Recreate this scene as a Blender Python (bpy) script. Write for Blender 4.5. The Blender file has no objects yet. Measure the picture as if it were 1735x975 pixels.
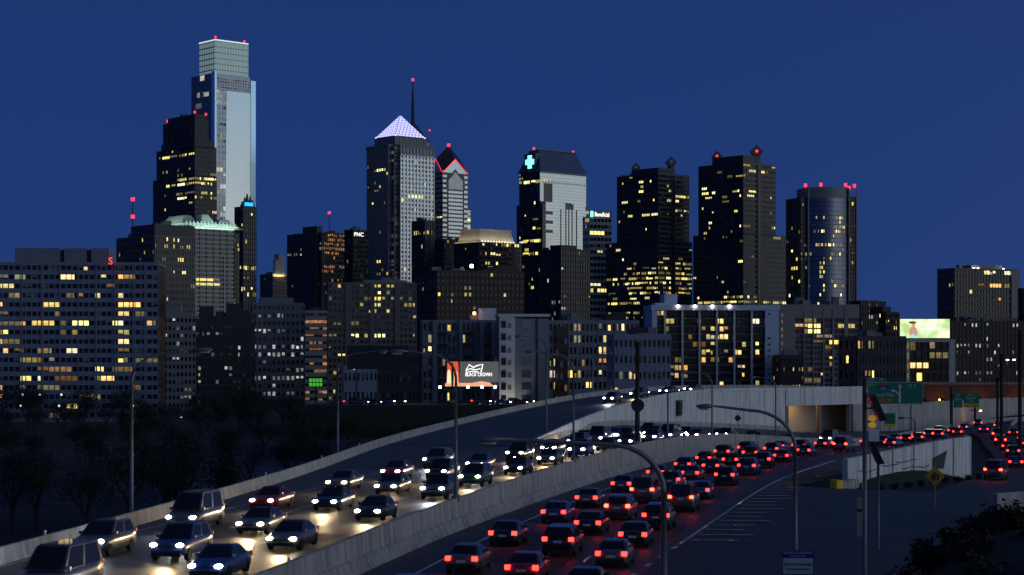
import bpy, math, random
from mathutils import Vector, Matrix
random.seed(7)
S = bpy.context.scene
COL = S.collection
# ---------------------------------------------------------------- camera
F, CX, HY, CZ = 3100.0, 867.5, 600.0, 11.0     # focal length (photo pixels), centre column, horizon row, eye height
cam = bpy.data.cameras.new('camera'); cam.sensor_width = 36; cam.lens = 36*F/1735
cam.shift_y = (HY-487.5)/1735; cam.clip_start = 1; cam.clip_end = 60000
co = bpy.data.objects.new('camera', cam); co.location = (0, 0, CZ); co.rotation_euler = (math.pi/2, 0, 0)
COL.objects.link(co); S.camera = co
# ---------------------------------------------------------------- dusk sky: deep blue, afterglow in the west (behind and right)
W = bpy.data.worlds.new('World'); S.world = W; W.use_nodes = True
nt = W.node_tree; N = nt.nodes; L = nt.links
SUNAZ = Vector((0.95, -0.31, 0)).normalized()
def nd(t, **k):
    n = N.new(t)
    for a, b in k.items(): setattr(n, a, b)
    return n
def mth(op, a, b=None, clamp=False):
    n = nd('ShaderNodeMath', operation=op, use_clamp=clamp)
    for i, v in enumerate((a, b)):
        if v is None: continue
        if isinstance(v, (int, float)): n.inputs[i].default_value = v
        else: L.new(v, n.inputs[i])
    return n.outputs[0]
def mixc(f, a, b, bt='MIX'):
    n = nd('ShaderNodeMix', data_type='RGBA', blend_type=bt)
    for s, v in ((0, f), (6, a), (7, b)):
        if isinstance(v, (int, float)): n.inputs[s].default_value = v
        elif isinstance(v, tuple): n.inputs[s].default_value = (*v, 1)
        else: L.new(v, n.inputs[s])
    return n.outputs[2]
tc = nd('ShaderNodeTexCoord'); nv = nd('ShaderNodeVectorMath', operation='NORMALIZE'); L.new(tc.outputs['Generated'], nv.inputs[0])
dt = nd('ShaderNodeVectorMath', operation='DOT_PRODUCT'); L.new(nv.outputs[0], dt.inputs[0]); dt.inputs[1].default_value = SUNAZ
sp = nd('ShaderNodeSeparateXYZ'); L.new(nv.outputs[0], sp.inputs[0])
el = mth('MAXIMUM', sp.outputs[2], 0.0)
glow = mth('POWER', mth('MULTIPLY_ADD', dt.outputs['Value'], 0.5), 7.0)
glow.node.inputs[0].links[0].from_node.inputs[2].default_value = 0.5
glow = mth('MULTIPLY', glow, mth('SUBTRACT', 1.0, mth('MULTIPLY', mth('POWER', el, 0.8), 0.8), True))
west = mixc(mth('MULTIPLY', mth('SUBTRACT', el, 0.055), 11.0, True), (1.08, 1.03, 0.95), (0.60, 0.90, 1.12))
blue = mixc(mth('POWER', el, 0.6, True), (0.0152, 0.0445, 0.190), (0.0060, 0.0160, 0.0560))
dusk = mixc(glow, blue, west)
sky = nd('ShaderNodeTexSky'); sky.sky_type = 'NISHITA'; sky.sun_disc = False
sky.sun_elevation = math.radians(1.0); sky.sun_rotation = math.atan2(SUNAZ.x, SUNAZ.y); sky.ozone_density = 6; sky.dust_density = 0.3
tint = mixc(1.0, sky.outputs[0], (0.10, 0.22, 0.45), 'MULTIPLY')
bg2 = nd('ShaderNodeBackground'); L.new(tint, bg2.inputs[0]); bg2.inputs[1].default_value = 0.05
bg = N['Background']; L.new(dusk, bg.inputs[0]); bg.inputs[1].default_value = 1.0
ad = nd('ShaderNodeAddShader'); L.new(bg.outputs[0], ad.inputs[0]); L.new(bg2.outputs[0], ad.inputs[1])
L.new(ad.outputs[0], N['World Output'].inputs[0])
# last light of the sun that has just set, very weak and soft
sl = bpy.data.lights.new('sun', 'SUN'); sl.energy = 0.12; sl.angle = math.radians(60); sl.color = (1, 0.86, 0.74)
so = bpy.data.objects.new('sun', sl); COL.objects.link(so)
so.rotation_euler = (Vector((0, 0, 0))-(SUNAZ+Vector((0, 0, 0.12)))).to_track_quat('-Z', 'Y').to_euler()
vs = S.view_settings; vs.view_transform = 'Standard'; vs.look = 'None'; vs.exposure = 0; vs.gamma = 1; vs.use_curve_mapping = False
S.render.engine = 'CYCLES'; S.cycles.use_denoising = True; S.cycles.max_bounces = 5; S.cycles.sample_clamp_indirect = 3
try: S.cycles.denoiser = 'OPENIMAGEDENOISE'
except Exception: pass
# ---------------------------------------------------------------- helpers
def P(x, y, D): return Vector(((x-CX)*D/F, D, CZ+(HY-y)*D/F))          # a photo point at depth D
def G(x, y, z): D = (CZ-z)*F/(y-HY); return Vector(((x-CX)*D/F, D, z))   # the ground point at height z
MATS = {}
def mat(name, col=(.5, .5, .5), rough=.7, metal=0., var=.18, scale=.6, bump=0., emit=None, es=1., streak=0., spec=.5, sample=False):
    if name in MATS: return MATS[name]
    m = bpy.data.materials.new(name); MATS[name] = m; m.use_nodes = True
    t = m.node_tree; b = t.nodes['Principled BSDF']
    b.inputs['Base Color'].default_value = (*col, 1); b.inputs['Roughness'].default_value = rough
    b.inputs['Metallic'].default_value = metal; b.inputs['Specular IOR Level'].default_value = spec
    if var:
        g = t.nodes.new('ShaderNodeTexCoord'); mp = t.nodes.new('ShaderNodeMapping'); t.links.new(g.outputs['Object'], mp.inputs[0])
        n = t.nodes.new('ShaderNodeTexNoise'); n.inputs['Scale'].default_value = scale; n.inputs['Detail'].default_value = 5; t.links.new(mp.outputs[0], n.inputs[0])
        x = t.nodes.new('ShaderNodeMix'); x.data_type = 'RGBA'
        x.inputs[6].default_value = (*[c*(1-var) for c in col], 1); x.inputs[7].default_value = (*[min(1, c*(1+var)) for c in col], 1)
        t.links.new(n.outputs[0], x.inputs[0]); out = x.outputs[2]
        if streak:
            m2 = t.nodes.new('ShaderNodeMapping'); m2.inputs['Scale'].default_value = (1.3, 1.3, .12); t.links.new(g.outputs['Object'], m2.inputs[0])
            n2 = t.nodes.new('ShaderNodeTexNoise'); n2.inputs['Scale'].default_value = 1.1; n2.inputs['Detail'].default_value = 6; t.links.new(m2.outputs[0], n2.inputs[0])
            r = t.nodes.new('ShaderNodeMapRange'); r.inputs[1].default_value = .46; r.inputs[2].default_value = .66; r.inputs[4].default_value = streak; t.links.new(n2.outputs[0], r.inputs[0])
            y = t.nodes.new('ShaderNodeMix'); y.data_type = 'RGBA'; t.links.new(r.outputs[0], y.inputs[0]); t.links.new(out, y.inputs[6])
            y.inputs[7].default_value = (*[c*.3 for c in col], 1); out = y.outputs[2]
        t.links.new(out, b.inputs['Base Color'])
        if bump:
            bp = t.nodes.new('ShaderNodeBump'); bp.inputs['Strength'].default_value = bump
            n3 = t.nodes.new('ShaderNodeTexNoise'); n3.inputs['Scale'].default_value = scale*25; t.links.new(g.outputs['Object'], n3.inputs[0])
            t.links.new(n3.outputs[0], bp.inputs['Height']); t.links.new(bp.outputs[0], b.inputs['Normal'])
    if emit:
        b.inputs['Emission Color'].default_value = (*emit, 1); b.inputs['Emission Strength'].default_value = es
        if not sample: m.cycles.emission_sampling = 'NONE'
    return m
def litmat(name, cols, lo, hi, obj=False):
    """a lit room behind glass: each pane its own tint and brightness"""
    m = bpy.data.materials.new(name); MATS[name] = m; m.use_nodes = True; m.cycles.emission_sampling = 'NONE'
    t = m.node_tree; b = t.nodes['Principled BSDF']; b.inputs['Base Color'].default_value = (.05, .05, .05, 1); b.inputs['Roughness'].default_value = .2
    if obj: src = t.nodes.new('ShaderNodeObjectInfo').outputs['Random']
    else: src = t.nodes.new('ShaderNodeNewGeometry').outputs['Random Per Island']
    r = t.nodes.new('ShaderNodeValToRGB'); r.color_ramp.interpolation = 'LINEAR'
    e = r.color_ramp.elements
    while len(e) < len(cols): e.new(.5)
    for i, c in enumerate(cols): e[i].position = i/(len(cols)-1); e[i].color = (*c, 1)
    t.links.new(src, r.inputs[0])
    w = t.nodes.new('ShaderNodeTexWhiteNoise'); w.noise_dimensions = '1D'; t.links.new(src, w.inputs[1])
    p = t.nodes.new('ShaderNodeMath'); p.operation = 'POWER'; t.links.new(w.outputs[0], p.inputs[0]); p.inputs[1].default_value = 2.4
    g = t.nodes.new('ShaderNodeMapRange'); g.inputs[3].default_value = lo; g.inputs[4].default_value = hi; t.links.new(p.outputs[0], g.inputs[0])
    n = t.nodes.new('ShaderNodeTexNoise'); n.inputs['Scale'].default_value = .9; n.inputs['Detail'].default_value = 2
    k = t.nodes.new('ShaderNodeTexCoord'); t.links.new(k.outputs['Object'], n.inputs[0])
    q = t.nodes.new('ShaderNodeMapRange'); q.inputs[1].default_value = .35; q.inputs[2].default_value = .65; q.inputs[3].default_value = .45; q.inputs[4].default_value = 1.2; t.links.new(n.outputs[0], q.inputs[0])
    u = t.nodes.new('ShaderNodeMath'); u.operation = 'MULTIPLY'; t.links.new(g.outputs[0], u.inputs[0]); t.links.new(q.outputs[0], u.inputs[1])
    t.links.new(r.outputs[0], b.inputs['Emission Color']); t.links.new(u.outputs[0], b.inputs['Emission Strength'])
    return m
YEL = [(1, .62, .12), (1, .80, .20), (.95, .86, .28), (1, .72, .18), (.88, .90, .50), (1, .84, .30)]
WRM = [(1, .36, .08), (1, .55, .16), (1, .70, .28), (1, .45, .12), (.9, .85, .6), (1, .62, .22)]
WHT = [(.9, .9, .75), (.75, .9, .95), (1, .9, .65), (.8, .85, .8)]
litmat('lit_yellow', YEL, .14, 2.8); litmat('lit_warm', YEL+WRM, .14, 2.6); litmat('lit_white', WHT, .10, .9); litmat('lit_dim', WHT, .03, .16)
litmat('lit_orange', [(1, .35, .12), (1, .5, .2)], .25, .6)
litmat('lit_room', YEL+YEL[:3]+WRM, .18, 2.8, True)
class MB:
    def __init__(s): s.v = []; s.f = []
    def quad(s, a, b, c, d): n = len(s.v); s.v += [tuple(a), tuple(b), tuple(c), tuple(d)]; s.f.append((n, n+1, n+2, n+3)); return s
    def poly(s, pts): n = len(s.v); s.v += [tuple(p) for p in pts]; s.f.append(tuple(range(n, n+len(pts)))); return s
    def box(s, x0, y0, z0, x1, y1, z1):
        n = len(s.v); s.v += [(x0, y0, z0), (x1, y0, z0), (x1, y1, z0), (x0, y1, z0), (x0, y0, z1), (x1, y0, z1), (x1, y1, z1), (x0, y1, z1)]
        s.f += [tuple(n+i for i in q) for q in ((0, 3, 2, 1), (4, 5, 6, 7), (0, 1, 5, 4), (1, 2, 6, 5), (2, 3, 7, 6), (3, 0, 4, 7))]; return s
    def prism(s, pts, z0, z1, top=None):
        n = len(s.v); k = len(pts); tp = top or pts
        s.v += [(x, y, z0) for x, y in pts]+[(x, y, z1) for x, y in tp]
        s.f += [tuple(n+i for i in range(k))[::-1], tuple(n+k+i for i in range(k))]+[(n+i, n+(i+1) % k, n+k+(i+1) % k, n+k+i) for i in range(k)]; return s
    def tube(s, pts, r, n=8, caps=True):
        pts = [Vector(p) for p in pts]; base = len(s.v); k = len(pts)
        if not isinstance(r, (list, tuple)): r = [r]*k
        for i, p in enumerate(pts):
            d = (pts[min(i+1, k-1)]-pts[max(i-1, 0)]).normalized(); up = Vector((0, 0, 1)) if abs(d.z) < .9 else Vector((1, 0, 0))
            a = d.cross(up).normalized(); b = d.cross(a)
            for j in range(n):
                t = 2*math.pi*j/n; s.v.append(tuple(p+a*(r[i]*math.cos(t))+b*(r[i]*math.sin(t))))
        for i in range(k-1):
            for j in range(n): s.f.append((base+i*n+j, base+i*n+(j+1) % n, base+(i+1)*n+(j+1) % n, base+(i+1)*n+j))
        if caps: s.f += [tuple(base+j for j in range(n)), tuple(base+(k-1)*n+j for j in range(n))[::-1]]
        return s
    def loft(s, rings, caps=True):
        n = len(s.v); k = len(rings[0])
        for r in rings: s.v += [tuple(p) for p in r]
        for i in range(len(rings)-1):
            for j in range(k): s.f.append((n+i*k+j, n+i*k+(j+1) % k, n+(i+1)*k+(j+1) % k, n+(i+1)*k+j))
        if caps: s.f += [tuple(n+j for j in range(k))[::-1], tuple(n+(len(rings)-1)*k+j for j in range(k))]
        return s
    def mesh(s, name, m):
        me = bpy.data.meshes.new(name); me.from_pydata(s.v, [], s.f); me.update()
        if m: me.materials.append(m if not isinstance(m, str) else MATS[m])
        return me
    def obj(s, name, m, parent=None, smooth=False, **k):
        me = s.mesh(name, m)
        if smooth: me.polygons.foreach_set('use_smooth', [True]*len(me.polygons))
        o = bpy.data.objects.new(name, me); COL.objects.link(o); o.parent = parent
        for a, b in k.items(): o[a] = b
        return o
def empty(name, loc, rz=0, parent=None, **k):
    o = bpy.data.objects.new(name, None); COL.objects.link(o); o.location = loc; o.rotation_euler = (0, 0, rz); o.parent = parent; o.empty_display_size = .5
    for a, b in k.items(): o[a] = b
    return o
def copy_tree(o, parent=None):
    c = o.copy(); COL.objects.link(c); c.parent = parent
    for ch in o.children: copy_tree(ch, c)
    return c
def text(name, body, size, m, parent, loc, rot=(math.pi/2, 0, 0), ext=.02, align='CENTER', sx=1.):
    c = bpy.data.curves.new(name, 'FONT'); c.body = body; c.size = size; c.extrude = ext; c.align_x = align; c.align_y = 'CENTER'; c.resolution_u = 3
    c.materials.append(MATS[m] if isinstance(m, str) else m)
    tmp = bpy.data.objects.new(name, c); COL.objects.link(tmp); me = bpy.data.meshes.new_from_object(tmp); bpy.data.objects.remove(tmp); bpy.data.curves.remove(c); me.name = name
    o = bpy.data.objects.new(name, me); COL.objects.link(o); o.parent = parent; o.location = loc; o.rotation_euler = rot; o.scale = (sx, 1, 1); return o
def crv(pts, n):
    """resample a polyline smoothly (Catmull-Rom) into n points of even spacing"""
    p = [Vector(q) for q in pts]; p = [p[0]*2-p[1]]+p+[p[-1]*2-p[-2]]; out = []
    for i in range(1, len(p)-2):
        for k in range(24):
            t = k/24; a, b, c, d = p[i-1:i+3]
            out.append(.5*((2*b)+(c-a)*t+(2*a-5*b+4*c-d)*t*t+(3*b-a-3*c+d)*t**3))
    out.append(p[-2]); L_ = [0]
    for i in range(1, len(out)): L_.append(L_[-1]+(out[i]-out[i-1]).length)
    res = []; j = 0
    for i in range(n):
        s = L_[-1]*i/(n-1)
        while j < len(L_)-2 and L_[j+1] < s: j += 1
        t = (s-L_[j])/max(1e-6, L_[j+1]-L_[j]); res.append(out[j].lerp(out[j+1], min(1, t)))
    return res
def side(pts, i):
    d = (pts[min(i+1, len(pts)-1)]-pts[max(i-1, 0)]); d.z = 0; d.normalize(); return Vector((d.y, -d.x, 0))   # to the right
def off(pts, d): return [p+side(pts, i)*d for i, p in enumerate(pts)]
# ---------------------------------------------------------------- colours
mat('asphalt', (.048, .046, .044), .55, var=.5, scale=.18, bump=.15)
mat('asphalt_lot', (.046, .044, .042), .62, var=.3, scale=.15, bump=.1)
mat('concrete', (.46, .43, .40), .85, var=.3, scale=.5, bump=.2, streak=.6)
mat('concrete_pale', (.78, .77, .75), .85, var=.14, scale=.3, bump=.1, streak=.5)
mat('concrete_dark', (.20, .19, .18), .85, var=.2, scale=.4)
mat('paint_white', (.72, .72, .70), .6, var=.15, scale=2)
mat('asphalt_patch', (.030, .029, .028), .7, var=.3, scale=.4, bump=.1)
mat('soil', (.014, .014, .012), .95, var=.4, scale=.08)
mat('grass', (.022, .026, .017), .95, var=.4, scale=.4)
mat('bark', (.045, .038, .032), .9, var=.3, scale=2)
mat('twig', (.040, .034, .028), .9, var=.3, scale=2)
mat('leaf', (.020, .023, .016), .8, var=.4, scale=1)
mat('steel_pole', (.20, .20, .21), .55, .5, var=.15, scale=1)
mat('steel_dark', (.045, .045, .05), .5, .5, var=.15, scale=1)
mat('water', (.006, .007, .009), .5, var=.2, scale=.02, spec=.15)
mat('glass_dark', (.016, .017, .021), .16, var=.35, scale=.15)
mat('glass_ink', (.016, .020, .034), .10, .25, var=.3, scale=.15)
mat('glass_blue', (.10, .13, .20), .14, .5, var=.25, scale=.12)
mat('glass_navy', (.20, .22, .27), .10, .75, var=.25, scale=.12)
mat('metal_pier', (.60, .62, .64), .38, .85, var=.12, scale=.3)
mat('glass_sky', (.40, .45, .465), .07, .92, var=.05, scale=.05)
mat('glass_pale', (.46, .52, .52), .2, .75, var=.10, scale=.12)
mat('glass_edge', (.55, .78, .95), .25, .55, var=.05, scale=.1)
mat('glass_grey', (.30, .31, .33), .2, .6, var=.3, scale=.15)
mat('granite_dark', (.050, .045, .044), .5, var=.2, scale=.3)
mat('granite_brown', (.150, .126, .118), .6, var=.2, scale=.3)
mat('stone_black', (.030, .028, .030), .5, var=.2, scale=.3)
mat('stone_grey', (.24, .235, .235), .7, var=.15, scale=.3)
mat('stone_pale', (.46, .44, .41), .7, var=.12, scale=.3)
mat('stone_buff', (.30, .265, .24), .8, var=.15, scale=.3)
mat('blind', (.30, .29, .27), .8, var=.35, scale=.4)
mat('panel_white', (.66, .67, .68), .6, var=.06, scale=.2)
mat('panel_blue_white', (.60, .66, .78), .6, var=.06, scale=.2)
mat('brick_brown', (.085, .062, .052), .85, var=.2, scale=.4)
mat('brick_red', (.16, .075, .05), .85, var=.2, scale=.3)
mat('metal_roof', (.05, .055, .065), .4, .4, var=.2, scale=.2)
mat('apartment_grey', (.22, .24, .28), .8, var=.1, scale=.2)
mat('apartment_blue', (.24, .27, .35), .8, var=.1, scale=.2)
def emis(name, col, s, sample=False): return mat(name, (.03, .03, .03), .5, var=0, emit=col, es=s, sample=sample)
emis('beacon_red', (1, .02, .045), 4); emis('sign_red', (1, .05, .03), 2.2); emis('neon_red', (1, .03, .07), 1.3)
emis('sign_white', (1, .98, .92), 1.6); emis('sign_blue', (.02, .45, 1), 1.6); emis('sign_cyan', (.22, .9, 1), 1.7)
emis('glow_green', (.42, .75, .62), .55); emis('glow_yellow', (1, .86, .30), .40)
emis('pyramid_light', (.46, .47, 1), 2.0); emis('crown_light', (.42, .62, .62), .36); emis('crown_rim', (.85, .95, 1), .8)
emis('lamp_white', (1, .93, .78), 9); emis('lamp_amber', (1, .42, .10), 8); emis('lamp_cool', (.85, .95, 1), 9)
emis('dot_amber', (1, .5, .12), 1.6); emis('dot_white', (.9, .95, .85), 1.2)
emis('sign_yellow', (1, .70, .10), 1.0); emis('screen_green', (.12, .85, .05), .5)
# ================================================================ THE SETTING: ground, roads, walls
def lerp1(tab, y):
    if y <= tab[0][0]: return tab[0][1]
    for (a, b), (c, d) in zip(tab, tab[1:]):
        if y <= c: return b+(d-b)*(y-a)/(c-a)
    return tab[-1][1]
GZ = -14.0
MB().box(-30000, -3000, GZ-1, 30000, 50000, GZ).obj('ground', 'soil', kind='structure')
MB().box(-420, 300, GZ, -14, 520, GZ+.05).obj('river', 'water', kind='structure')
TZ = [(20, -1.7), (100, -1.75), (125, -2.0), (163, -2.7), (205, -3.5), (241, -4.4), (300, -5.1), (354, -5.7), (480, -6.6), (620, -8), (760, -14.2)]
def hill(x, y):
    v = max(0., min(1., (x-10.5-max(0, (y-75))*.25)/9))*max(0., min(1., (100-y)/26)); return 5.6*v*v*(3-2*v)
xs = [-24, -8, 0, 4, 8, 10, 12, 14, 16, 18, 20, 22, 25, 30, 36, 44, 54, 70, 90, 120, 170, 240, 330]
ys = [20, 35, 45, 55, 62, 68, 74, 80, 86, 92, 98, 106, 116, 130, 150, 170, 190, 205, 225, 241, 270, 300, 354, 420, 480, 620, 760]
def tx(x, y): return x+(max(0, y-100)*.16 if x < 60 else max(0, y-100)*.16)
t = MB()
for y in ys:
    for x in xs: X = tx(x, y); t.v.append((X, y, lerp1(TZ, y)+hill(X, y)+random.uniform(-.04, .04)))
k = len(xs)
for j in range(len(ys)-1):
    for i in range(k-1): t.f.append((j*k+i, j*k+i+1, (j+1)*k+i+1, (j+1)*k+i))
t.obj('embankment', 'grass', smooth=True, kind='structure')
# --- the lines the roads follow: (x, y, z)
M_ = [(-24.6, 10, 0), (-19.4, 40, 0), (-11.8, 83.5, 0), (-4.4, 126, 0), (7.0, 179, 0), (15.8, 213, -.1), (23.4, 240, -.6), (30, 257, -1.1), (38, 274, -2.1), (47.4, 292, -3.3), (57, 308, -4.1), (72, 344, -4.9), (93, 394, -5.2), (119, 443, -5.4), (165, 496, -5.5)]
MR = [(10, -.8), (83, -.95), (126, -1.2), (179, -1.7), (213, -2.0), (240, -2.4), (257, -2.7), (274, -3.2), (292, -3.9), (308, -4.5), (344, -5.2), (394, -5.6), (496, -5.8)]
NM = 160
M = crv(M_, NM)
iS = min(range(NM), key=lambda i: abs(M[i].y-220))
zr = [lerp1(MR, p.y) for p in M]
RE_ = [(-14.5, 10, -1), (-7.5, 40, -1), (-2.8, 60, -1.05), (11.4, 119, -1.3), (26.7, 183, -1.8), (41, 230, -2.4), (52, 267, -3.2), (72.6, 325, -4.5), (93, 373, -5.3), (115, 419, -5.6), (160, 482, -5.8)]
RE = crv(RE_, NM)
LB_ = [(-39, 10, 0), (-35, 40, 0), (-27, 96, 0), (-20.0, 160, 0), (-15.6, 222, 0), (-8.5, 272, .4), (2, 315, 1.5), (14, 345, 2.8), (28, 365, 3.6), (45, 385, 3.6), (62, 400, 3.2), (90, 420, 2.2)]
LB = crv(LB_, NM)
iL = min(range(NM), key=lambda i: abs(LB[i].y-222))
RR_ = [(3, 220, 0), (11.6, 271, 1.1), (20.7, 302, 2.5), (33, 330, 3.6), (49, 352, 3.6), (60, 365, 3.2), (84, 385, 2.2)]      # ramp's right edge
RR = crv(RR_, 80)
WF_ = [(3, 220, -.02), (9.6, 264, 0), (16.6, 289, -.2), (20.9, 301, -.8), (33.3, 329, -2.0), (49.2, 351, -3.5), (60.2, 364, -4.3), (84.2, 384, -5.0)]        # foot of the ramp's wall
WF = crv(WF_, 80)
def strip(name, A, B, m, drop=10., **kw):
    """a road slab between two edge lines"""
    n = len(A); t = MB(); cols = 4
    for a, b in zip(A, B):
        for c in range(cols+1): t.v.append(tuple(a.lerp(b, c/cols)))
        t.v.append((b.x, b.y, b.z-drop)); t.v.append((a.x, a.y, a.z-drop))
    w = cols+3
    for i in range(n-1):
        for c in range(w): t.f.append((i*w+c, i*w+(c+1) % w, (i+1)*w+(c+1) % w, (i+1)*w+c))
    t.f += [tuple(range(w)), tuple((n-1)*w+c for c in range(w))[::-1]]
    return t.obj(name, m, kind='structure', **kw)
def resamp(c, n): return crv(c, n)
nearL = resamp(LB[:iL+1], 60); nearM = resamp(M[:iS+1], 60)
nearL[-1] = Vector((-15.6, 222, 0)); nearM[-1] = M[iS].copy()
road_in = strip('road_inbound', nearL, nearM, 'asphalt', 14.5)
mainM = resamp(M[iS:], 90); mainW = resamp(WF_+[(120, 440, -5.2), (150, 520, -5.5)], 90)
road_curve = strip('road_inbound_curve', mainW, mainM, 'asphalt', 11)
rampL = resamp(LB[iL:], 70); rampR = resamp(RR_, 70)
ramp = strip('road_ramp', rampL, rampR, 'asphalt', .9)
redM = [Vector((p.x, p.y, z)) for p, z in zip(M, zr)]
road_out = strip('road_outbound', resamp(redM, 120), resamp(RE, 120), 'asphalt', 8)
LO_ = [(-7.5, 10, -1.3), (3, 40, -1.3), (8.5, 60, -1.35), (15.5, 88, -1.4), (25, 112, -1.6), (34, 135, -1.95), (41, 158, -2.3), (47, 176, -2.6)]
LI_ = [(p.x+.02, p.y, p.z-.004) for p in RE if p.y < 178]
lot = strip('road_slip_lane', resamp(LI_, 50), resamp(LO_, 50), 'asphalt_lot', 6)
SR_ = [(33, 150, -2.2), (42, 175, -2.6), (51.8, 200, -3.0), (62.5, 228, -3.7), (73.5, 268, -4.3), (83, 310, -4.8), (93, 354, -5.2), (103, 405, -5.5), (118, 455, -5.9)]
SR = crv(SR_, 80)
slip = strip('road_exit_ramp', off(SR, -2.6), off(SR, 7.4), 'asphalt_lot', 6)
# --- walls and barriers
def sweep(name, pts, prof, m, parent=None, **kw):
    """prof: (offset to the right, height) around the section"""
    rings = [[p+side(pts, i)*o+Vector((0, 0, z)) for o, z in prof] for i, p in enumerate(pts)]
    return MB().loft(rings).obj(name, m, parent, **kw)
JER = [(-.30, -.6), (-.30, 0), (-.28, .09), (-.16, .34), (-.11, .88), (.11, .88), (.16, .34), (.28, .09), (.30, 0), (.30, -.6)]
def segs(root, pts, prof, m, n, name='wall_panel'):
    """cut a barrier into cast lengths with open joints"""
    k = len(pts)
    for s in range(n):
        q = crv(pts[s*(k-1)//n:(s+1)*(k-1)//n+1], max(4, (k-1)//n*2+1)) if k > n else pts
        d0 = (q[1]-q[0]).normalized()*.02; q[0] = q[0]+d0; q[-1] = q[-1]-(q[-1]-q[-2]).normalized()*.02
        sweep(name, q, prof, m, root)
lbr = empty('roadside_barrier', LB[20], label='long low concrete barrier along the far left edge of the highway', category='barrier')
lbr.location = (0, 0, 0)
segs(lbr, off(LB[:iL+1], .15), JER, 'concrete', 20)
lbr2 = empty('ramp_barrier', (0, 0, 0), label='concrete parapet along the far side of the rising flyover ramp', category='barrier')
segs(lbr2, off(LB[iL:], .15), JER, 'concrete', 14)
med = empty('median_wall', (0, 0, 0), label='tall stained concrete wall stepping down between the two carriageways', category='wall')
def medseg(i0, i1):
    rings = []
    q = list(range(i0, i1+1))
    for i in q:
        p = M[i]; s = side(M, i); r = zr[i]-p.z; d = (M[min(i+1, NM-1)]-M[max(i-1, 0)]).normalized()
        e = d*.02 if i == i0 else (d*-.02 if i == i1 else Vector((0, 0, 0)))
        prof = [(-.30, -.5), (-.26, .08), (-.14, .32), (-.10, .90), (.16, .90), (.20, .30), (.24, max(r+.8, -6)), (.44, max(r+.72, -6)), (.50, r+.38), (.72, r+.10), (.74, r-.5)]
        rings.append([p+e+s*o+Vector((0, 0, z)) for o, z in prof])
    MB().loft(rings).obj('wall_panel', 'concrete', med)
for i in range(0, NM-1, 4): medseg(i, min(i+4, NM-1))
for i in range(6, iL, 9): q_ = LB[i]+side(LB, i)*.15; MB().box(q_.x-.06, q_.y-.05, q_.z+.885, q_.x+.06, q_.y+.05, q_.z+1.15).obj('reflector', 'paint_white', lbr)
for i in range(8, 90, 8): q_ = M[i]; MB().box(q_.x-.03, q_.y-.05, q_.z+.905, q_.x+.09, q_.y+.05, q_.z+1.12).obj('reflector', 'paint_white', med)
# white wall carrying the ramp
ww = empty('retaining_wall', (0, 0, 0), label='high whitewashed retaining wall carrying the flyover above the bend', category='wall')
NO = max(i for i in range(80) if RR[i].x < 54.2)     # the wall ends at the lit underpass
n = 60
wt = crv([tuple(RR[i]) for i in range(0, NO+1)], n); wb = crv([tuple(WF[min(range(80), key=lambda j: (WF[j].xy-RR[i].xy).length)]) for i in range(0, NO+1, 4)]+[tuple(WF[min(range(80), key=lambda j: (WF[j].xy-RR[NO].xy).length)])], n)
for s in range(0, n-1, 5):
    rings = []
    for i in range(s, min(s+6, n)):
        sd = side(wt, i); a = wt[i]; b = wb[i]
        e = (wt[min(i+1, n-1)]-wt[max(i-1, 0)]).normalized()*(.03 if i == s else (-.03 if i == min(s+5, n-1) else 0))
        rings.append([a+e-sd*.25+Vector((0, 0, .9)), a+e+sd*.12+Vector((0, 0, .9)), a+e+sd*.12+Vector((0, 0, .25)), a+e+sd*.02+Vector((0, 0, .22)), Vector((a.x, a.y, min(b.z, a.z)-.6))+e+sd*.04, Vector((a.x, a.y, min(b.z, a.z)-.6))+e-sd*.6, a+e-sd*.6+Vector((0, 0, -.95)), a+e-sd*.25+Vector((0, 0, -.05))])
    MB().loft(rings).obj('wall_panel', 'concrete_pale', ww)
sweep('foot_barrier', off(wb, .45), [(-.2, -.5), (-.2, .75), (.05, .75), (.22, .1), (.25, -.5)], 'concrete', ww)
# a dark niche with a little box house on the wall
i = min(range(n), key=lambda j: abs(CX+wt[j].x*F/wt[j].y-1150)); c = wt[i]+side(wt, i)*.2; dz = math.atan2(*(wt[i+1]-wt[i-1]).xy)
kx = empty('equipment_box', (c.x, c.y, wb[i].z+.2), -dz+math.pi/2, label='small dark equipment cabinet fixed to the white ramp wall', category='cabinet')
MB().box(-.95, -.35, 1.5, .95, .15, 1.75).obj('shelf', 'concrete_dark', kx); MB().box(-.8, -.5, 1.76, .8, .12, 4.1).obj('cabinet', 'steel_dark', kx); MB().box(-.9, -.6, 4.11, .9, .15, 4.3).obj('lid', 'concrete_dark', kx)
# underpass: a short bridge on columns, warm light inside
a = RR[NO]; b = RR[-6]; d = (b-a); d.z = 0; LEN = d.length; ang = math.atan2(d.y, d.x)
up = empty('underpass_bridge', (a.x, a.y, -5.2), ang, label='white bridge end of the flyover with a lit opening beneath', category='bridge')
TOP = a.z+5.2+.9
u = MB().box(.05, -.25, TOP-3.6, LEN+12, .4, TOP); u.obj('beam', 'concrete_pale', up)
MB().box(.05, .45, TOP-1.9, LEN+12, 8.5, TOP-1.1).obj('deck', 'concrete_dark', up)
for cx_ in (.5, LEN*.38, LEN*.72): MB().prism([(cx_-.35, -.1), (cx_+.35, -.1), (cx_+.45, .35), (cx_+.35, .75), (cx_-.35, .75), (cx_-.45, .35)], 0, TOP-3.61).obj('column', 'concrete_dark', up)
MB().box(.05, 6.6, 0, LEN+12, 7.1, TOP-1.95).obj('back_wall', 'stone_pale', up)
for s in range(9): MB().box(.6+s*1.05, 6.42, 0, .72+s*1.05, 6.58, TOP-2.0).obj('wall_rib', 'stone_buff', up)
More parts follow.
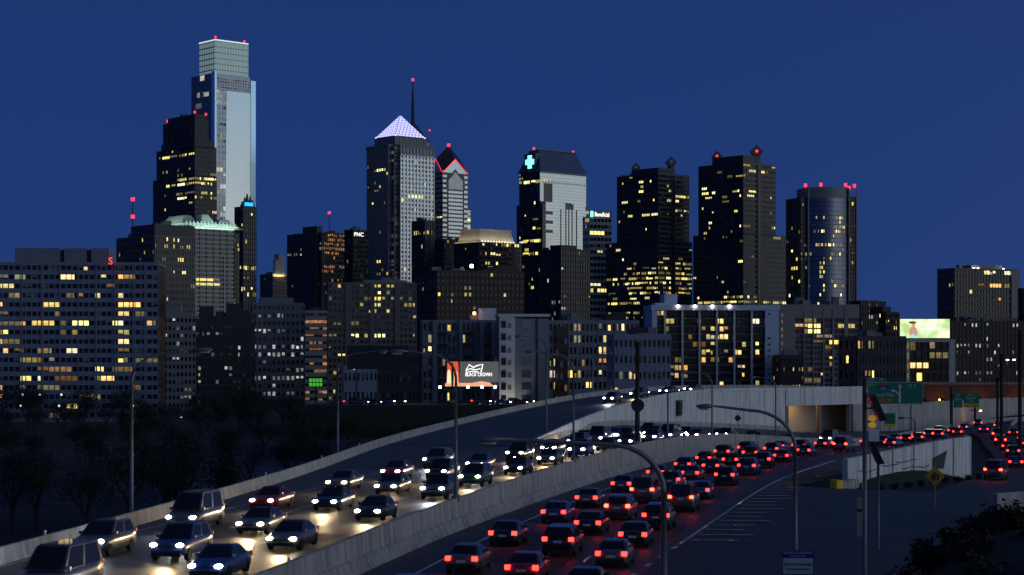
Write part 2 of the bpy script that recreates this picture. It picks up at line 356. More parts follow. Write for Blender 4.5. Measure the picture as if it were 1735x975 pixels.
MB().box(LEN*.72+.5, -.4, 0, LEN+12, 0, TOP-3.61).obj('wing_wall', 'concrete', up)
pl = bpy.data.lights.new('underpass_lamp', 'AREA'); pl.energy = 260; pl.color = (1, .62, .25); pl.size = 3
po = bpy.data.objects.new('underpass_lamp', pl); COL.objects.link(po); po.parent = up; po.location = (LEN*.3, 3.4, TOP-2.05)
MB().box(LEN*.3-1.5, 3.2, TOP-2.02, LEN*.3+1.5, 3.6, TOP-1.93).obj('tube_lamp', 'lamp_amber', up)
# island wall right of the outbound road
iw = empty('island_wall', (0, 0, 0), label='whitewashed cracked wall of the traffic island beside the exit ramp', category='wall')
A = Vector((34.5, 188.5, -2.2)); Bq = Vector((55.0, 219, -3.6)); Cq = Vector((60.5, 243, -4.4))
def wallseg(p, q, zp, zq, th=.6):
    d = (q-p); d.z = 0; s = Vector((d.y, -d.x, 0)).normalized()*th
    MB().loft([[p+s*.0+Vector((0, 0, -1)), p-s+Vector((0, 0, -1)), Vector((p.x-s.x, p.y-s.y, zp)), Vector((p.x, p.y, zp))], [q+Vector((0, 0, -1)), q-s+Vector((0, 0, -1)), Vector((q.x-s.x, q.y-s.y, zq)), Vector((q.x, q.y, zq))]]).obj('wall_panel', 'concrete_pale', iw)
tp = lambda t: (.15+.95*min(1, t*1.3)) if t < .77 else 1.1
for s in range(6):
    e = .0012*5; wallseg(A.lerp(Bq, s/6+e), A.lerp(Bq, (s+1)/6-e), tp(s/6), tp((s+1)/6))
for s in range(2): wallseg(Bq.lerp(Cq, s/2+.01), Bq.lerp(Cq, (s+1)/2-.01), 1.1-.9*s/2, 1.1-.9*(s+1)/2)
dq = (Bq-A).normalized(); sq = Vector((dq.y, -dq.x, 0)).normalized()
MB().loft([[A+dq*24+sq*.05+Vector((0, 0, 2.2)), A+dq*24+sq*.05+Vector((0, 0, 1.0)), A+dq*27.5+sq*.05+Vector((0, 0, 1.0)), A+dq*28.5+sq*.05+Vector((0, 0, 3.1))], [A+dq*24-sq*.3+Vector((0, 0, 2.2)), A+dq*24-sq*.3+Vector((0, 0, 1.0)), A+dq*27.5-sq*.3+Vector((0, 0, 1.0)), A+dq*28.5-sq*.3+Vector((0, 0, 3.1))]]).obj('opening', 'steel_dark', iw)
for a0, b0, h0, h1 in ((9, 14, 1.55, 1.7), (13, 19, 1.9, 2.05), (15, 23, 1.25, 1.35), (3, 7.5, 1.0, 1.1)):
    MB().tube([A+dq*(a0+(b0-a0)*k/8)+sq*.03+Vector((0, 0, h0+(h1-h0)*k/8+random.uniform(-.12, .12))) for k in range(9)], .05, 5).obj('crack', 'steel_dark', iw)
# mound of turf in front of it
t = MB()
for j in range(7):
    for i2 in range(15):
        u_ = i2/14; v = j/6; p = A+dq*(2+u_*27)+sq*(.1+v*4.6); h = math.sin(math.pi*min(1, max(0, u_)))**.6*(1-v)**1.3*1.15
        t.v.append((p.x, p.y, lerp1(TZ, p.y)+.35*(1-v)+h+random.uniform(0, .08)*(1-v)))
for j in range(6):
    for i2 in range(14): t.f.append((j*15+i2, j*15+i2+1, (j+1)*15+i2+1, (j+1)*15+i2))
t.obj('turf_mound', 'grass', smooth=True, kind='structure')
# barrier on the right of the exit ramp
xb = empty('exit_ramp_barrier', (0, 0, 0), label='low concrete barrier curving along the right of the exit ramp', category='barrier')
segs(xb, off(SR, 7.2)[22:], JER, 'concrete', 9)
fb = empty('verge_barrier', (0, 0, 0), label='pale low barrier behind the dark bushes at the right edge', category='barrier')
segs(fb, crv([(36.6, 139, -2.2), (39.5, 141, -2.2), (44, 142, -2.2)], 10), [(-.3, -.6), (-.3, 2.6), (.3, 2.6), (.3, -.6)], 'concrete', 3)
# far wall beyond the outbound road
fw = empty('far_retaining_wall', (0, 0, 0), label='long grey retaining wall beyond the red lights under the green sign', category='wall')
q = crv([(84, 386, -5), (98, 425, -5), (118, 470, -5.2), (150, 530, -5.4), (190, 575, -5.5)], 25)
for s in range(8): sweep('wall_panel', crv(q[s*3:s*3+4], 7), [(-.3, -1), (-.3, 5.2-.25*s), (.3, 5.2-.25*s), (.35, -1)], 'concrete', fw)
# --- paint on the roads
def mark(road, A, B, w=.16, up=.006):
    d = (B-A); s = Vector((d.y, -d.x, 0)).normalized()*w/2; z = Vector((0, 0, up))
    MB().quad(A-s+z, B-s+z, B+s+z, A+s+z).obj('lane_marking', 'paint_white', road)
def surf(M0, d, zl): return [Vector((p.x, p.y, z)) for p, z in zip(off(M0, d), zl)]
def dashes(road, line, step=9., ln=3., ymin=70, ymax=270, w=.16):
    c = crv(line, 900); acc = 0; st = None
    for i in range(1, len(c)):
        acc += (c[i]-c[i-1]).length
        if c[i].y < ymin or c[i].y > ymax: continue
        if st is None and acc >= step: st = i; acc = 0
        elif st is not None and acc >= ln: mark(road, c[st], c[i], w); st = None; acc = 0
def zat(A, B, x, frac): return A
redR = resamp(RE, 120); redL = resamp(redM, 120)
def redline(f0): return [a.lerp(b, f0) for a, b in zip(redL, redR)]
def redoff(d): return [a+(b-a)*(d/max(1, (b-a).length)) for a, b in zip(redL, redR)]
for d in (7.9, 12.0): dashes(road_out, redoff(d), 9, 3.4, w=.20)
def solid(road, line, ymin, ymax, w=.16, k=120, step=2):
    c = [p for p in crv(line, k) if ymin < p.y < ymax]
    for i in range(0, len(c)-step, step): mark(road, c[i], c[i+step], w)
solid(road_out, redoff(3.6), 60, 300, .15)
solid(road_out, off(RE, -.4), 118, 300, .24)
dashes(road_out, off(RE, -.4), 3.2, 1.4, 85, 120, .3)
hz = [p for p in crv(off(RE, -.2), 260) if 119 < p.y < 235]
for i in range(0, len(hz), 2):
    p = hz[i]; s = side(hz, min(i, len(hz)-2)); d = Vector((s.y*-1, s.x, 0)); ln = 3.0+.6*math.sin(i)
    q_ = p+s*.25; e = q_+s*ln+d*(ln*.35); mark(lot, q_+Vector((0, 0, .012)), e+Vector((0, 0, -.012*ln)), .42, .03)
lin = [a.lerp(b, 0) for a, b in zip(nearM, nearL)]
def inoff(d): return [a+(b-a)*(d/max(1, (b-a).length)) for a, b in zip(nearM, nearL)]
for d in (6.5, 11.3): dashes(road_in, inoff(d), 8, 3.2, 70, 218, .17)
solid(road_in, inoff(1.5), 60, 218); solid(road_in, inoff(16.4), 60, 218)
cmM = resamp(M[iS:], 90)
for d in (6.5, 11): dashes(road_curve, off(cmM, -d), 9, 3, 222, 300, .17)
solid(lot, LO_, 60, 130, .14) if False else None
rp = random.Random(3)
for road, line, a_, b_ in [(road_in, inoff(d), 75, 210) for d in (4, 9, 13.8)]+[(road_out, redoff(d), 80, 260) for d in (5.8, 9.9, 14)]:
    c_ = [p for p in crv(line, 400) if a_ < p.y < b_]
    for k_ in range(5):
        i = rp.randrange(0, len(c_)-26); n_ = rp.randrange(8, 24); w_ = rp.uniform(.5, 1.7); o_ = rp.uniform(-.6, .6)
        e0, e1 = [c_[j]+side(c_, j)*(o_-w_)+Vector((0, 0, .004)) for j in range(i, i+n_, 3)], [c_[j]+side(c_, j)*(o_+w_)+Vector((0, 0, .004)) for j in range(i, i+n_, 3)]
        t = MB()
        for j in range(len(e0)-1): t.quad(e0[j], e0[j+1], e1[j+1], e1[j])
        t.obj('asphalt_patch', 'asphalt_patch', road)
for i in range(8, 58, 4):
    a_, b_ = nearL[i].lerp(nearM[i], .03), nearL[i].lerp(nearM[i], .97); mark(road_in, a_, b_, .14, .005); COL.objects[-1].name = 'expansion_joint'; COL.objects[-1].data.materials[0] = MATS['asphalt_patch']
gl = crv([(7.6, 66, -1.35), (14.2, 92, -1.43), (18, 102, -1.52)], 10)
for i in range(9): mark(lot, gl[i]-Vector((.9, 0, 0)), gl[i+1]-Vector((.9, 0, 0)), .14, .10)
# ================================================================ BUILDINGS
UQ = MB().quad((0, 0, 0), (1, 0, 0), (1, 0, 1), (0, 0, 1)).mesh('pane', 'lit_room')
STUFF = {'spandrels', 'piers', 'floor_joints', 'balcony_rails', 'glazing_bars', 'lantern_mullions', 'lantern_ribs', 'attic_piers', 'mirror_face', 'edge_trim', 'end_vents', 'floor_bands', 'spikes', 'mansard_lights', 'wall_ribs', 'crown_glow_panels', 'crown_lights'}
class Bld:
    """local x runs along the right-hand face (plane y=0), local y along the left-hand face (plane x=0); origin at the near corner"""
    def __init__(s, name, label, xl, xm, xr, ytop, D, a=48., base=GZ, cat='building', group=None, ybase=None):
        a = math.radians(a); s.a = a; s.D = D; s.C = Vector(((xm-CX)*D/F, D, base)); s.base = base
        s.dr = Vector((math.sin(a), math.cos(a), 0)); s.dl = Vector((-math.cos(a), math.sin(a), 0))
        s.wl = s.ly(xl) if xl < xm-.5 else 20.; s.wr = s.lx(xr) if xr > xm+.5 else 20.; s.H = s.z(ytop)
        s.root = empty(name, s.C, math.pi/2-a, label=label, category=cat)
        if group: s.root['group'] = group
        s.P = {}
    def ly(s, x): k = (x-CX)/F; return (s.C.x-k*s.D)/(math.cos(s.a)+k*math.sin(s.a))          # distance along the left face of a photo column
    def lx(s, x): k = (x-CX)/F; return (k*s.D-s.C.x)/(math.sin(s.a)-k*math.cos(s.a))
    def z(s, y, D=None): return CZ+(HY-y)*(D or s.D)/F-s.base
    def pix(s, x, y, z): w = s.C+s.dr*x+s.dl*y; return CX+w.x*F/w.y, HY-(z+s.base-CZ)*F/w.y
    def p(s, name, m, **k):
        key = (name, m)
        if name in STUFF: k['kind'] = 'stuff'
        if key not in s.P: s.P[key] = (MB(), k)
        return s.P[key][0]
    def box(s, name, m, x0, y0, z0, x1, y1, z1, **k): s.p(name, m, **k).box(x0, y0, z0, x1, y1, z1); return s
    def done(s):
        for (n, m), (mb, k) in s.P.items():
            if mb.v: mb.obj(n, m, s.root, **k)
        s.P = {}; return s
    def rail(s, name, m, pts, r=.3, n=5): s.p(name, m).tube(pts, r, n); return s
    def beacon(s, x, y, z, r=.85, m='beacon_red', name='beacon'):
        MB().prism([(r*math.cos(t*1.0472), r*math.sin(t*1.0472)) for t in range(6)], -r, r).obj(name, m, s.root).location = (x, y, z)
    def fac(s, face, p, s0, s1, z0, z1, nf, nc, wall, band=.34, pier=.22, dep=.4, lit=.04, reg=(), pal='lit_yellow', indiv=False, run=1, bandmat=None, pieroff=0.):
        """relief of spandrels and piers over the glass core, and the panes that are lit"""
        fh = (z1-z0)/nf; cw = (s1-s0)/nc; B_ = s.p('spandrels', bandmat or wall); Q = s.p('piers', wall); K = s.p('blinds', 'blind', kind='stuff'); T = s.p('lit_windows', pal, kind='stuff')
        def bx(mb, a0, a1, b0, b1, d):
            if face == 'R': mb.box(a0, p-d, b0, a1, p+.02, b1)
            else: mb.box(p-d, a0, b0, p+.02, a1, b1)
        if band:
            for f in range(nf): bx(B_, s0, s1, z0+f*fh, z0+f*fh+band*fh, dep)
            bx(B_, s0, s1, z1, z1+.5*fh*band+.4, dep)
        if pier:
            for c in range(nc+1): m_ = s0+c*cw; bx(Q, max(s0, m_-pier*cw/2), min(s1, m_+pier*cw/2), z0, z1+.02, dep+.06+pieroff)
        for f in range(nf):
            zz0 = z0+f*fh+band*fh; zz1 = z0+(f+1)*fh; c = 0; busy = 1 if indiv else random.choice((.15, .3, .7, 1.4, 2.2))
            while c < nc:
                c0 = c; c += 1
                m_ = s0+(c0+.5)*cw; px, py = s.pix(m_, p, (zz0+zz1)/2) if face == 'R' else s.pix(p, m_, (zz0+zz1)/2)
                pr = lit; r_ = run
                for g in reg:
                    if g[0] <= px <= g[2] and g[1] <= py <= g[3]: pr = g[4]
                if random.random() >= (pr if pr > .5 else min(.6, pr*1.3*busy)):
                    if band and random.random() < .16:
                        a0 = m_-cw*(.5-pier/2); a1 = m_+cw*(.5-pier/2); h0 = zz1-(zz1-zz0)*random.uniform(.25, 1)
                        if face == 'R': K.quad((a0, p-.04, h0), (a1, p-.04, h0), (a1, p-.04, zz1), (a0, p-.04, zz1))
                        else: K.quad((p-.04, a1, h0), (p-.04, a0, h0), (p-.04, a0, zz1), (p-.04, a1, zz1))
                    continue
                a0 = m_-cw*(.5-pier/2); a1 = m_+cw*(.5-pier/2); h0, h1 = zz0, zz1
                if band: r_ = min(random.choice((1, 1, 2, 3, 4) if pier <= .15 else (1, 1, 1, 2)), nc-c0); a1 += (r_-1)*cw; c += r_-1
                q = random.random()
                if q < .3: h0 = zz0+(zz1-zz0)*random.uniform(.1, .5)
                elif q < .4: h1 = zz1-(zz1-zz0)*random.uniform(.1, .4)
                if random.random() < .2: a1 = a0+(a1-a0)*random.uniform(.45, .9)
                if indiv:
                    o = bpy.data.objects.new('window', UQ); COL.objects.link(o); o.parent = s.root
                    if face == 'R': o.location = (a0, p-.05, h0); o.scale = (a1-a0, 1, h1-h0)
                    else: o.location = (p-.05, a1, h0); o.rotation_euler = (0, 0, -math.pi/2); o.scale = (a1-a0, 1, h1-h0)
                elif face == 'R': T.quad((a0, p-.05, h0), (a1, p-.05, h0), (a1, p-.05, h1), (a0, p-.05, h1))
                else: T.quad((p-.05, a1, h0), (p-.05, a0, h0), (p-.05, a0, h1), (p-.05, a1, h1))
    def slab(s, core, wall, x0, y0, x1, y1, z0, z1, nfl, ncr, ncl, floor=3.9, roof=True, **k):
        """a block: glass core, relief on both visible faces, flat roof"""
        s.p('core', core).box(x0, y0, z0, x1, y1, z1)
        nf = nfl or max(1, round((z1-z0)/floor)); kl = dict(k); kr = dict(k)
        for q in list(k):
            if q.startswith('L_'): kl[q[2:]] = k[q]; kl.pop(q); kr.pop(q)
            elif q.startswith('R_'): kr[q[2:]] = k[q]; kr.pop(q); kl.pop(q)
        if ncr: s.fac('R', y0, x0, x1, z0, z1, nf, ncr, kr.pop('wall', wall), **kr)
        if ncl: s.fac('L', x0, y0, y1, z0, z1, nf, ncl, kl.pop('wall', wall), **kl)
        if roof:
            s.p('roof', wall).box(x0-.3, y0-.3, z1+.02, x1+.3, y1+.3, z1+.9)
            if x1-x0 > 9 and y1-y0 > 9: s.clutter(x0, y0, x1, y1, z1+.9, 3, random.choice(('concrete_dark', 'steel_dark', 'stone_grey')), 3.2)
    def clutter(s, x0, y0, x1, y1, z, n=5, m='concrete_dark', h=4):
        for i in range(n):
            x = random.uniform(x0+2, max(x0+2.1, x1-6)); y = random.uniform(y0+2, max(y0+2.1, y1-6))
            MB().box(x, y, z, x+random.uniform(2, 6), y+random.uniform(2, 6), z+random.uniform(1.2, h)).obj('roof_unit', m, s.root)
def flood(parent, loc, size, power, col, aim):
    l = bpy.data.lights.new('floodlight', 'AREA'); l.shape = 'RECTANGLE'; l.size, l.size_y = size; l.energy = power; l.color = col
    o = bpy.data.objects.new('floodlight', l); COL.objects.link(o); o.parent = parent; o.location = loc
    d = Vector(aim).normalized(); xa = Vector((1, 0, 0)) if abs(d.x) < .1 else Vector((1, 0, 0)); ya = d.cross(xa).normalized() if abs(d.x) < .1 else Vector((0, 1, 0)); xa = ya.cross(-d).normalized() if True else xa
    o.rotation_euler = Matrix((xa, ya, -d)).transposed().to_euler(); return o
# ---- 1  long riverside apartment block
b = Bld('apartment_block', 'long grey riverside apartment slab with many lit windows and flat penthouse', -60, 2, 268, 450, 670, a=88, base=GZ)
zt = b.z(450); zb = 0; nf = 17; wx = b.lx(268)
b.slab('glass_dark', 'apartment_blue', -14, 0, wx, 18, zb, zt, nf, 34, 4, band=.5, pier=.15, dep=.5, lit=.035, indiv=True, pal='lit_warm',
       reg=[(0, 455, 15, 690, .45), (15, 460, 48, 475, .35), (100, 455, 135, 475, .5), (20, 535, 48, 562, .45), (72, 515, 105, 535, .45), (98, 545, 135, 562, .55), (196, 455, 206, 600, .85), (205, 465, 226, 475, .6), (226, 515, 246, 535, .5), (60, 590, 105, 670, .3), (165, 610, 240, 670, .3), (0, 590, 40, 670, .2), (55, 490, 105, 500, .3), (150, 490, 185, 500, .45), (228, 470, 268, 510, .03), (250, 535, 266, 550, .8), (105, 560, 150, 570, .3)])
for xx in (0, 38, 71, 102, 133, 164, 195, 226, 246): b.p('wall_ribs', 'apartment_grey').box(b.lx(xx)-.25, -.75, 0, b.lx(xx)+.25, -.4, zt+.6)
x0, x1 = b.lx(22), b.lx(182); z2 = b.z(420)
b.box('penthouse', 'apartment_grey', x0, 3, zt+.9, b.lx(98), 15, z2); b.box('penthouse', 'apartment_grey', b.lx(106), 3, zt+.9, b.lx(143), 15, z2); b.box('penthouse', 'apartment_grey', b.lx(152), 3, zt+.9, x1, 15, z2)
b.box('penthouse_link', 'granite_dark', b.lx(98), 5, zt+.9, b.lx(152), 13, z2-.4)
b.done()
sg = empty('rooftop_sign', (P(187, 450, 668).x, 668, P(187, 450, 668).z), label='red glowing letter S standing on the apartment roof', category='sign')
MB().box(-.12, .3, 0, .12, .5, 1.2).obj('bracket', 'steel_dark', sg); text('letter', 'S', 3.6, 'sign_red', sg, (0, .2, 1.5), ext=.12)
# ---- 2  dark office block left
b = Bld('office_block', 'dark stepped office block between the apartment slab and striped hotel', 198, 262, 330, 402, 1100)
b.slab('glass_dark', 'granite_brown', 0, 0, b.wr, b.wl, 0, b.z(402), None, 18, 18, band=.42, pier=.35, lit=.02, L_lit=.05, reg=[(262, 400, 320, 420, .35), (262, 440, 320, 475, .2), (262, 480, 300, 500, .12)])
b.box('upper_block', 'granite_dark', 0, 0, b.z(402), b.wr, b.ly(222), b.z(380)); b.clutter(0, 0, b.wr, b.ly(222), b.z(380), 3); b.done()
def mast(label, x, y0, y1, D, r=.35, bz=None, lights=(0,)):
    q = P(x, y1, D); h = (y1-y0)*D/F
    m = empty('antenna_mast', q, label=label, category='antenna')
    MB().tube([(0, 0, -1), (0, 0, h)], [r, r*.5], 6).obj('mast', 'steel_dark', m)
    for f in lights: MB().prism([(1.1*math.cos(t*1.0472), 1.1*math.sin(t*1.0472)) for t in range(6)], -1, 1).obj('beacon', 'beacon_red', m).location = (0, 0, h*(1-f))
    for k_ in range(4): MB().box(-1, -.1, h*(.3+.15*k_), 1, .1, h*(.3+.15*k_)+.25).obj('crossbar', 'steel_dark', m)
mast('thin mast with two red beacons above the left office block', 225, 338, 380, 1115, lights=(0, .7))
# ---- 3  tall dark stepped tower in front of the glass skyscraper
b = Bld('stepped_tower', 'tall dark granite tower with stepped shoulders, left of the glass skyscraper', 260, 330, 367, 310, 1500)
T = lambda y: b.z(y)
k = dict(band=.45, pier=.12, lit=.02, reg=[(285, 308, 368, 318, .55), (300, 296, 368, 309, .7), (330, 275, 368, 281, .3), (270, 262, 318, 272, .3), (300, 325, 368, 345, .25)])
b.slab('glass_dark', 'granite_dark', 0, 0, b.wr, b.wl, 0, T(300), None, 14, 22, **k)
b.slab('glass_dark', 'granite_dark', 0, 0, b.wr*.98, b.ly(266), T(300), T(250), None, 14, 20, **k)
b.slab('glass_dark', 'granite_dark', 0, 0, b.lx(362), b.ly(274), T(250), T(240), None, 14, 18, **k)
b.slab('glass_dark', 'granite_dark', 0, 0, b.lx(353), b.ly(277), T(240), T(204), None, 7, 14, band=.1, pier=.5, lit=.0)
b.slab('glass_dark', 'granite_dark', 1, 1, b.lx(351), b.ly(283), T(204), T(195), 2, 6, 12, band=.1, pier=.6, lit=.0)
for x, y, z in ((1, b.ly(282), T(200)), (1, 1.5, T(193)), (b.lx(350), 1, T(195))): b.beacon(x, y, z+1.5)
b.done()
# ---- 4  glass skyscraper
b = Bld('glass_skyscraper', 'tallest tower, mirror glass skyscraper with softly lit glass crown', 323, 364, 433, 122, 1711)
zt = b.z(124); zr_ = b.z(130); WL, WR = b.wl, b.wr
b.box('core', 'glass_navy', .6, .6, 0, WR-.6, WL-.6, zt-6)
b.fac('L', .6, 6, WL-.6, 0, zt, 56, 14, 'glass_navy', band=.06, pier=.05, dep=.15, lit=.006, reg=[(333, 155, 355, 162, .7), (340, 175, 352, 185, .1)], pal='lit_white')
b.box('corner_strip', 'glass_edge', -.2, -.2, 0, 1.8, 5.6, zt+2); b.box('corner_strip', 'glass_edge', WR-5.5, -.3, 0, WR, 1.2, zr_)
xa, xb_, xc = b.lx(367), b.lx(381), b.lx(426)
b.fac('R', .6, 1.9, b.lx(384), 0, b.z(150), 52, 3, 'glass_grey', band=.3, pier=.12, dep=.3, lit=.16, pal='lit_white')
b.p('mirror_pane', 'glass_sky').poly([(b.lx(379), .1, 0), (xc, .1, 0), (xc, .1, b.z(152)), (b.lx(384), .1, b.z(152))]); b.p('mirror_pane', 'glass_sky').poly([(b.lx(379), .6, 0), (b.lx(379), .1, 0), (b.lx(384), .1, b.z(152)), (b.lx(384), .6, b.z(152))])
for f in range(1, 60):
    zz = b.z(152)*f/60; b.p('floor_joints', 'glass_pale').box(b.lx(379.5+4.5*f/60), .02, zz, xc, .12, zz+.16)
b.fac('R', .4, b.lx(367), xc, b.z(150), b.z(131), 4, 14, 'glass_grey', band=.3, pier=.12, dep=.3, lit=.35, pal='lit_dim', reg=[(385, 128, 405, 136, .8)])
cz0, cz1 = b.z(126), b.z(68)
x0, x1, y0, y1 = b.lx(369), b.lx(424), 4., b.ly(333)
b.box('lantern', 'crown_light', x0, y0, cz0-4, x1, y1, cz1)
for f in range(7):
    zz = cz0+(cz1-cz0)*f/6; b.p('lantern_ribs', 'panel_white').box(x0-.25, y0-.25, zz-.5, x1+.25, y1+.25, zz+.5)
for c in range(13): xx = x0+(x1-x0)*c/12; b.p('lantern_mullions', 'glass_pale').box(xx-.25, y0-.35, cz0, xx+.25, y0+.1, cz1)
for c in range(10): yy = y0+(y1-y0)*c/9; b.p('lantern_mullions', 'glass_pale').box(x0-.35, yy-.25, cz0, x0+.1, yy+.25, cz1)
b.box('lantern_rim', 'crown_rim', x0-.4, y0-.4, cz1+.55, x1+.4, y0+.3, cz1+1.7); b.box('lantern_rim', 'crown_rim', x0-.4, y0+.3, cz1+.55, x0+.3, y1+.4, cz1+1.7)
b.box('shoulder', 'glass_navy', .6, .6, zt-6, b.lx(424), WL-.6, zt)
b.beacon(x1-4, y0, cz1+3); b.beacon(x0, y0, cz1+3.5, .8); b.done()
# ---- 5  striped hotel with green crown
b = Bld('striped_hotel', 'pale striped hotel with horizontal window bands and greenish lit crown', 262, 314, 411, 385, 1250)
zt = b.z(387); xe = b.lx(396)
b.p('core', 'glass_dark').box(0, 0, 0, xe, b.wl, zt); b.p('wing', 'glass_dark').box(xe, 4, 0, b.wr, b.wl, zt-2)
b.fac('R', 0, 0, xe, 0, zt, 36, 7, 'granite_brown', band=.45, pier=.06, dep=.6, lit=.0, bandmat='stone_pale', reg=[(310, 472, 380, 482, .9), (360, 418, 398, 426, .5)], pal='lit_yellow')
b.fac('R', 4, xe, b.wr, 0, zt-2, 34, 4, 'granite_dark', band=.35, pier=.2, lit=.08); b.fac('L', 0, 0, b.wl, 0, zt, 34, 12, 'granite_dark', band=.4, pier=.3, lit=.01)
for xx in (330, 379): b.box('pilaster', 'stone_pale', b.lx(xx)-.5, -1, 0, b.lx(xx)+.5, -.5, b.z(432))
for (xa, ya, xb2, yb) in ((345, 381, 372, 360), (375, 381, 405, 367), (264, 381, 300, 362)):
    if xa < 300: q0, q1 = b.ly(xb2), b.ly(xa); b.p('crown', 'stone_grey').prism([(3, q0), (18, q0), (18, q1), (3, q1)], b.z(ya), b.z(yb), [(8, q0+4), (14, q0+4), (14, q1-4), (8, q1-4)]); b.box('crown_lights', 'glow_green', .5, q0, b.z(ya+1), 1.2, q1, b.z(ya-1))
    else: q0, q1 = b.lx(xa), b.lx(xb2); b.p('crown', 'stone_grey').prism([(q0, 3), (q1, 3), (q1, 18), (q0, 18)], b.z(ya), b.z(yb), [(q0+4, 8), (q1-4, 8), (q1-4, 14), (q0+4, 14)]); b.box('crown_lights', 'glow_green', q0, .8, b.z(ya+1), q1, 1.6, b.z(ya-1))
for c in range(14):
    q = b.lx(318+6.2*c); b.p('crown_glow_panels', 'glow_green', kind='stuff').quad((q, 2.6, b.z(382)), (q+1.6, 2.6, b.z(382)), (q+1.2, 2.7, b.z(373)), (q+.4, 2.7, b.z(373)))  # tapered glowing panels stand in for green light washing up the crown
flood(b.root, (b.lx(366), -3, zt+2.6), (b.lx(405)-b.lx(330), 2), 7000, (.6, 1, .82), (0, 1, .7)); flood(b.root, (-3, b.wl*.5, zt+2.6), (2, b.wl*.7), 4500, (.6, 1, .82), (.8, 0, 1)); b.box('parapet', 'granite_dark', -.5, -.5, zt+.4, b.wr+.4, b.wl, zt+2.2); b.p('crown_base', 'granite_brown').box(3, 3, zt, b.wr-3, b.wl-3, b.z(376)); b.done()
# ---- 6  slender dark tower shape, added in place of a reflection in the skyscraper
b = Bld('reflection_tower', 'slender dark spiked tower standing in for a reflection in the skyscraper glass', 398, 412, 434, 352, 1350)
b.slab('glass_dark', 'stone_black', 0, 0, b.wr, b.wl, 0, b.z(352), None, 7, 5, band=.25, pier=.2, lit=.04, L_lit=.03, reg=[(405, 450, 434, 462, .8), (405, 470, 434, 500, .15)])
for x, h in ((414, 341), (418, 334), (422, 328), (427, 332), (431, 338)): q = b.lx(x); b.p('spikes', 'stone_black').prism([(q-1.2, 1), (q+1.2, 1), (q+1.2, 4), (q-1.2, 4)], b.z(352), b.z(h), [(q-.3, 2), (q+.3, 2), (q+.3, 3), (q-.3, 3)])
b.box('light_band', 'sign_blue', b.lx(414), -.6, b.z(349), b.lx(428), -.4, b.z(343)); b.done()
# ---- 7  small floodlit tower
b = Bld('floodlit_tower', 'small floodlit yellow setback tower far behind the hotel grid', 441, 462, 487, 465, 2000)
b.slab('glass_dark', 'granite_brown', 0, 0, b.wr, b.wl, 0, b.z(466), None, 10, 9, band=.45, pier=.5, lit=.02)
b.box('shaft', 'stone_pale', 2, 2, b.z(466), b.lx(481), b.ly(464), b.z(440)); b.box('shaft', 'stone_pale', 5, 4, b.z(440), b.lx(478), b.ly(466), b.z(431))
flood(b.root, (b.lx(472), -2, b.z(468)), (14, 1.5), 2600, (1, .88, .34), (0, .5, 1))
b.done()
# ---- 8  dark block with mast
b = Bld('office_block', 'dark office block with central lift core and brown lit top rows', 487, 545, 590, 396, 1600)
b.slab('glass_dark', 'granite_dark', 0, 0, b.wr, b.wl, 0, b.z(396), None, 14, 16, band=.42, pier=.2, lit=.02, reg=[(556, 398, 590, 416, .9), (540, 410, 590, 426, .9), (540, 427, 575, 432, .25), (487, 430, 520, 436, .35), (487, 448, 520, 455, .35), (540, 450, 590, 462, .3), (540, 460, 590, 500, .1)], R_pal='lit_orange', L_pal='lit_white')
b.box('lift_core', 'granite_dark', -2, b.ly(540), 0, 4, b.ly(516), b.z(383)); b.clutter(2, 2, b.wr, b.wl, b.z(396), 4); b.done()
mast('thin mast with one red beacon above the dark office block', 558, 361, 396, 1610)
# ---- 9  bank block with small sign
b = Bld('bank_block', 'plain black block with small white glowing sign at its top', 584, 598, 624, 391, 1500)
b.slab('glass_dark', 'stone_black', 0, 0, b.wr, b.wl, 0, b.z(391), None, 9, 4, band=.3, pier=.25, lit=.02)
text('sign_letters', 'PNC', 4.6, 'sign_white', b.root, (b.lx(607), -.9, b.z(397.5)), ext=.1, sx=1.1); b.done()
# ---- 10 tower with glowing pyramid
b = Bld('pyramid_tower', 'square tower with pale vertical piers and glowing violet pyramid roof', 622, 667, 735, 246, 1700)
zt = b.z(248); n0 = 5.5
k = dict(band=.30, dep=.5)
b.p('core', 'glass_grey').box(n0, n0, 0, b.wr, b.wl, zt)
b.p('corner_core', 'glass_dark').box(3.2, 3.2, 0, n0+2, n0+2, zt)
b.box('core', 'glass_grey', n0+2, 0, 0, b.wr, n0, zt); b.box('core', 'glass_grey', 0, n0+2, 0, n0, b.wl, zt)
b.fac('R', 0, n0+2, b.wr, 0, b.z(262), 52, 10, 'metal_pier', band=.35, pier=.38, dep=.5, pieroff=.3, lit=.10, pal='lit_dim', bandmat='glass_pale')
b.fac('R', 0, n0+2, b.wr, b.z(262), zt, 3, 10, 'stone_pale', band=.05, pier=.6, dep=.8, lit=0)
b.fac('R', -.06, n0+2, b.wr, 0, b.z(262), 52, 20, 'stone_pale', band=0, pier=0, lit=.006, reg=[(675, 312, 735, 320, .35), (675, 334, 735, 341, .5), (675, 453, 735, 462, .3)], pal='lit_yellow')
b.fac('L', 0, n0+2, b.wl, 0, zt, 56, 9, 'stone_grey', band=.34, pier=.3, dep=.5, lit=.02, reg=[(622, 284, 665, 290, .5), (622, 314, 660, 320, .35), (640, 394, 665, 399, .7), (640, 452, 680, 470, .25)], pal='lit_yellow')
b.fac('R', 3.2, 3.2, n0+2, 0, zt, 56, 1, 'stone_grey', band=.3, pier=.2, lit=.3, pal='lit_dim'); b.fac('L', 3.2, 3.2, n0+2, 0, zt, 56, 1, 'stone_grey', band=.3, pier=.2, lit=.3, pal='lit_dim')
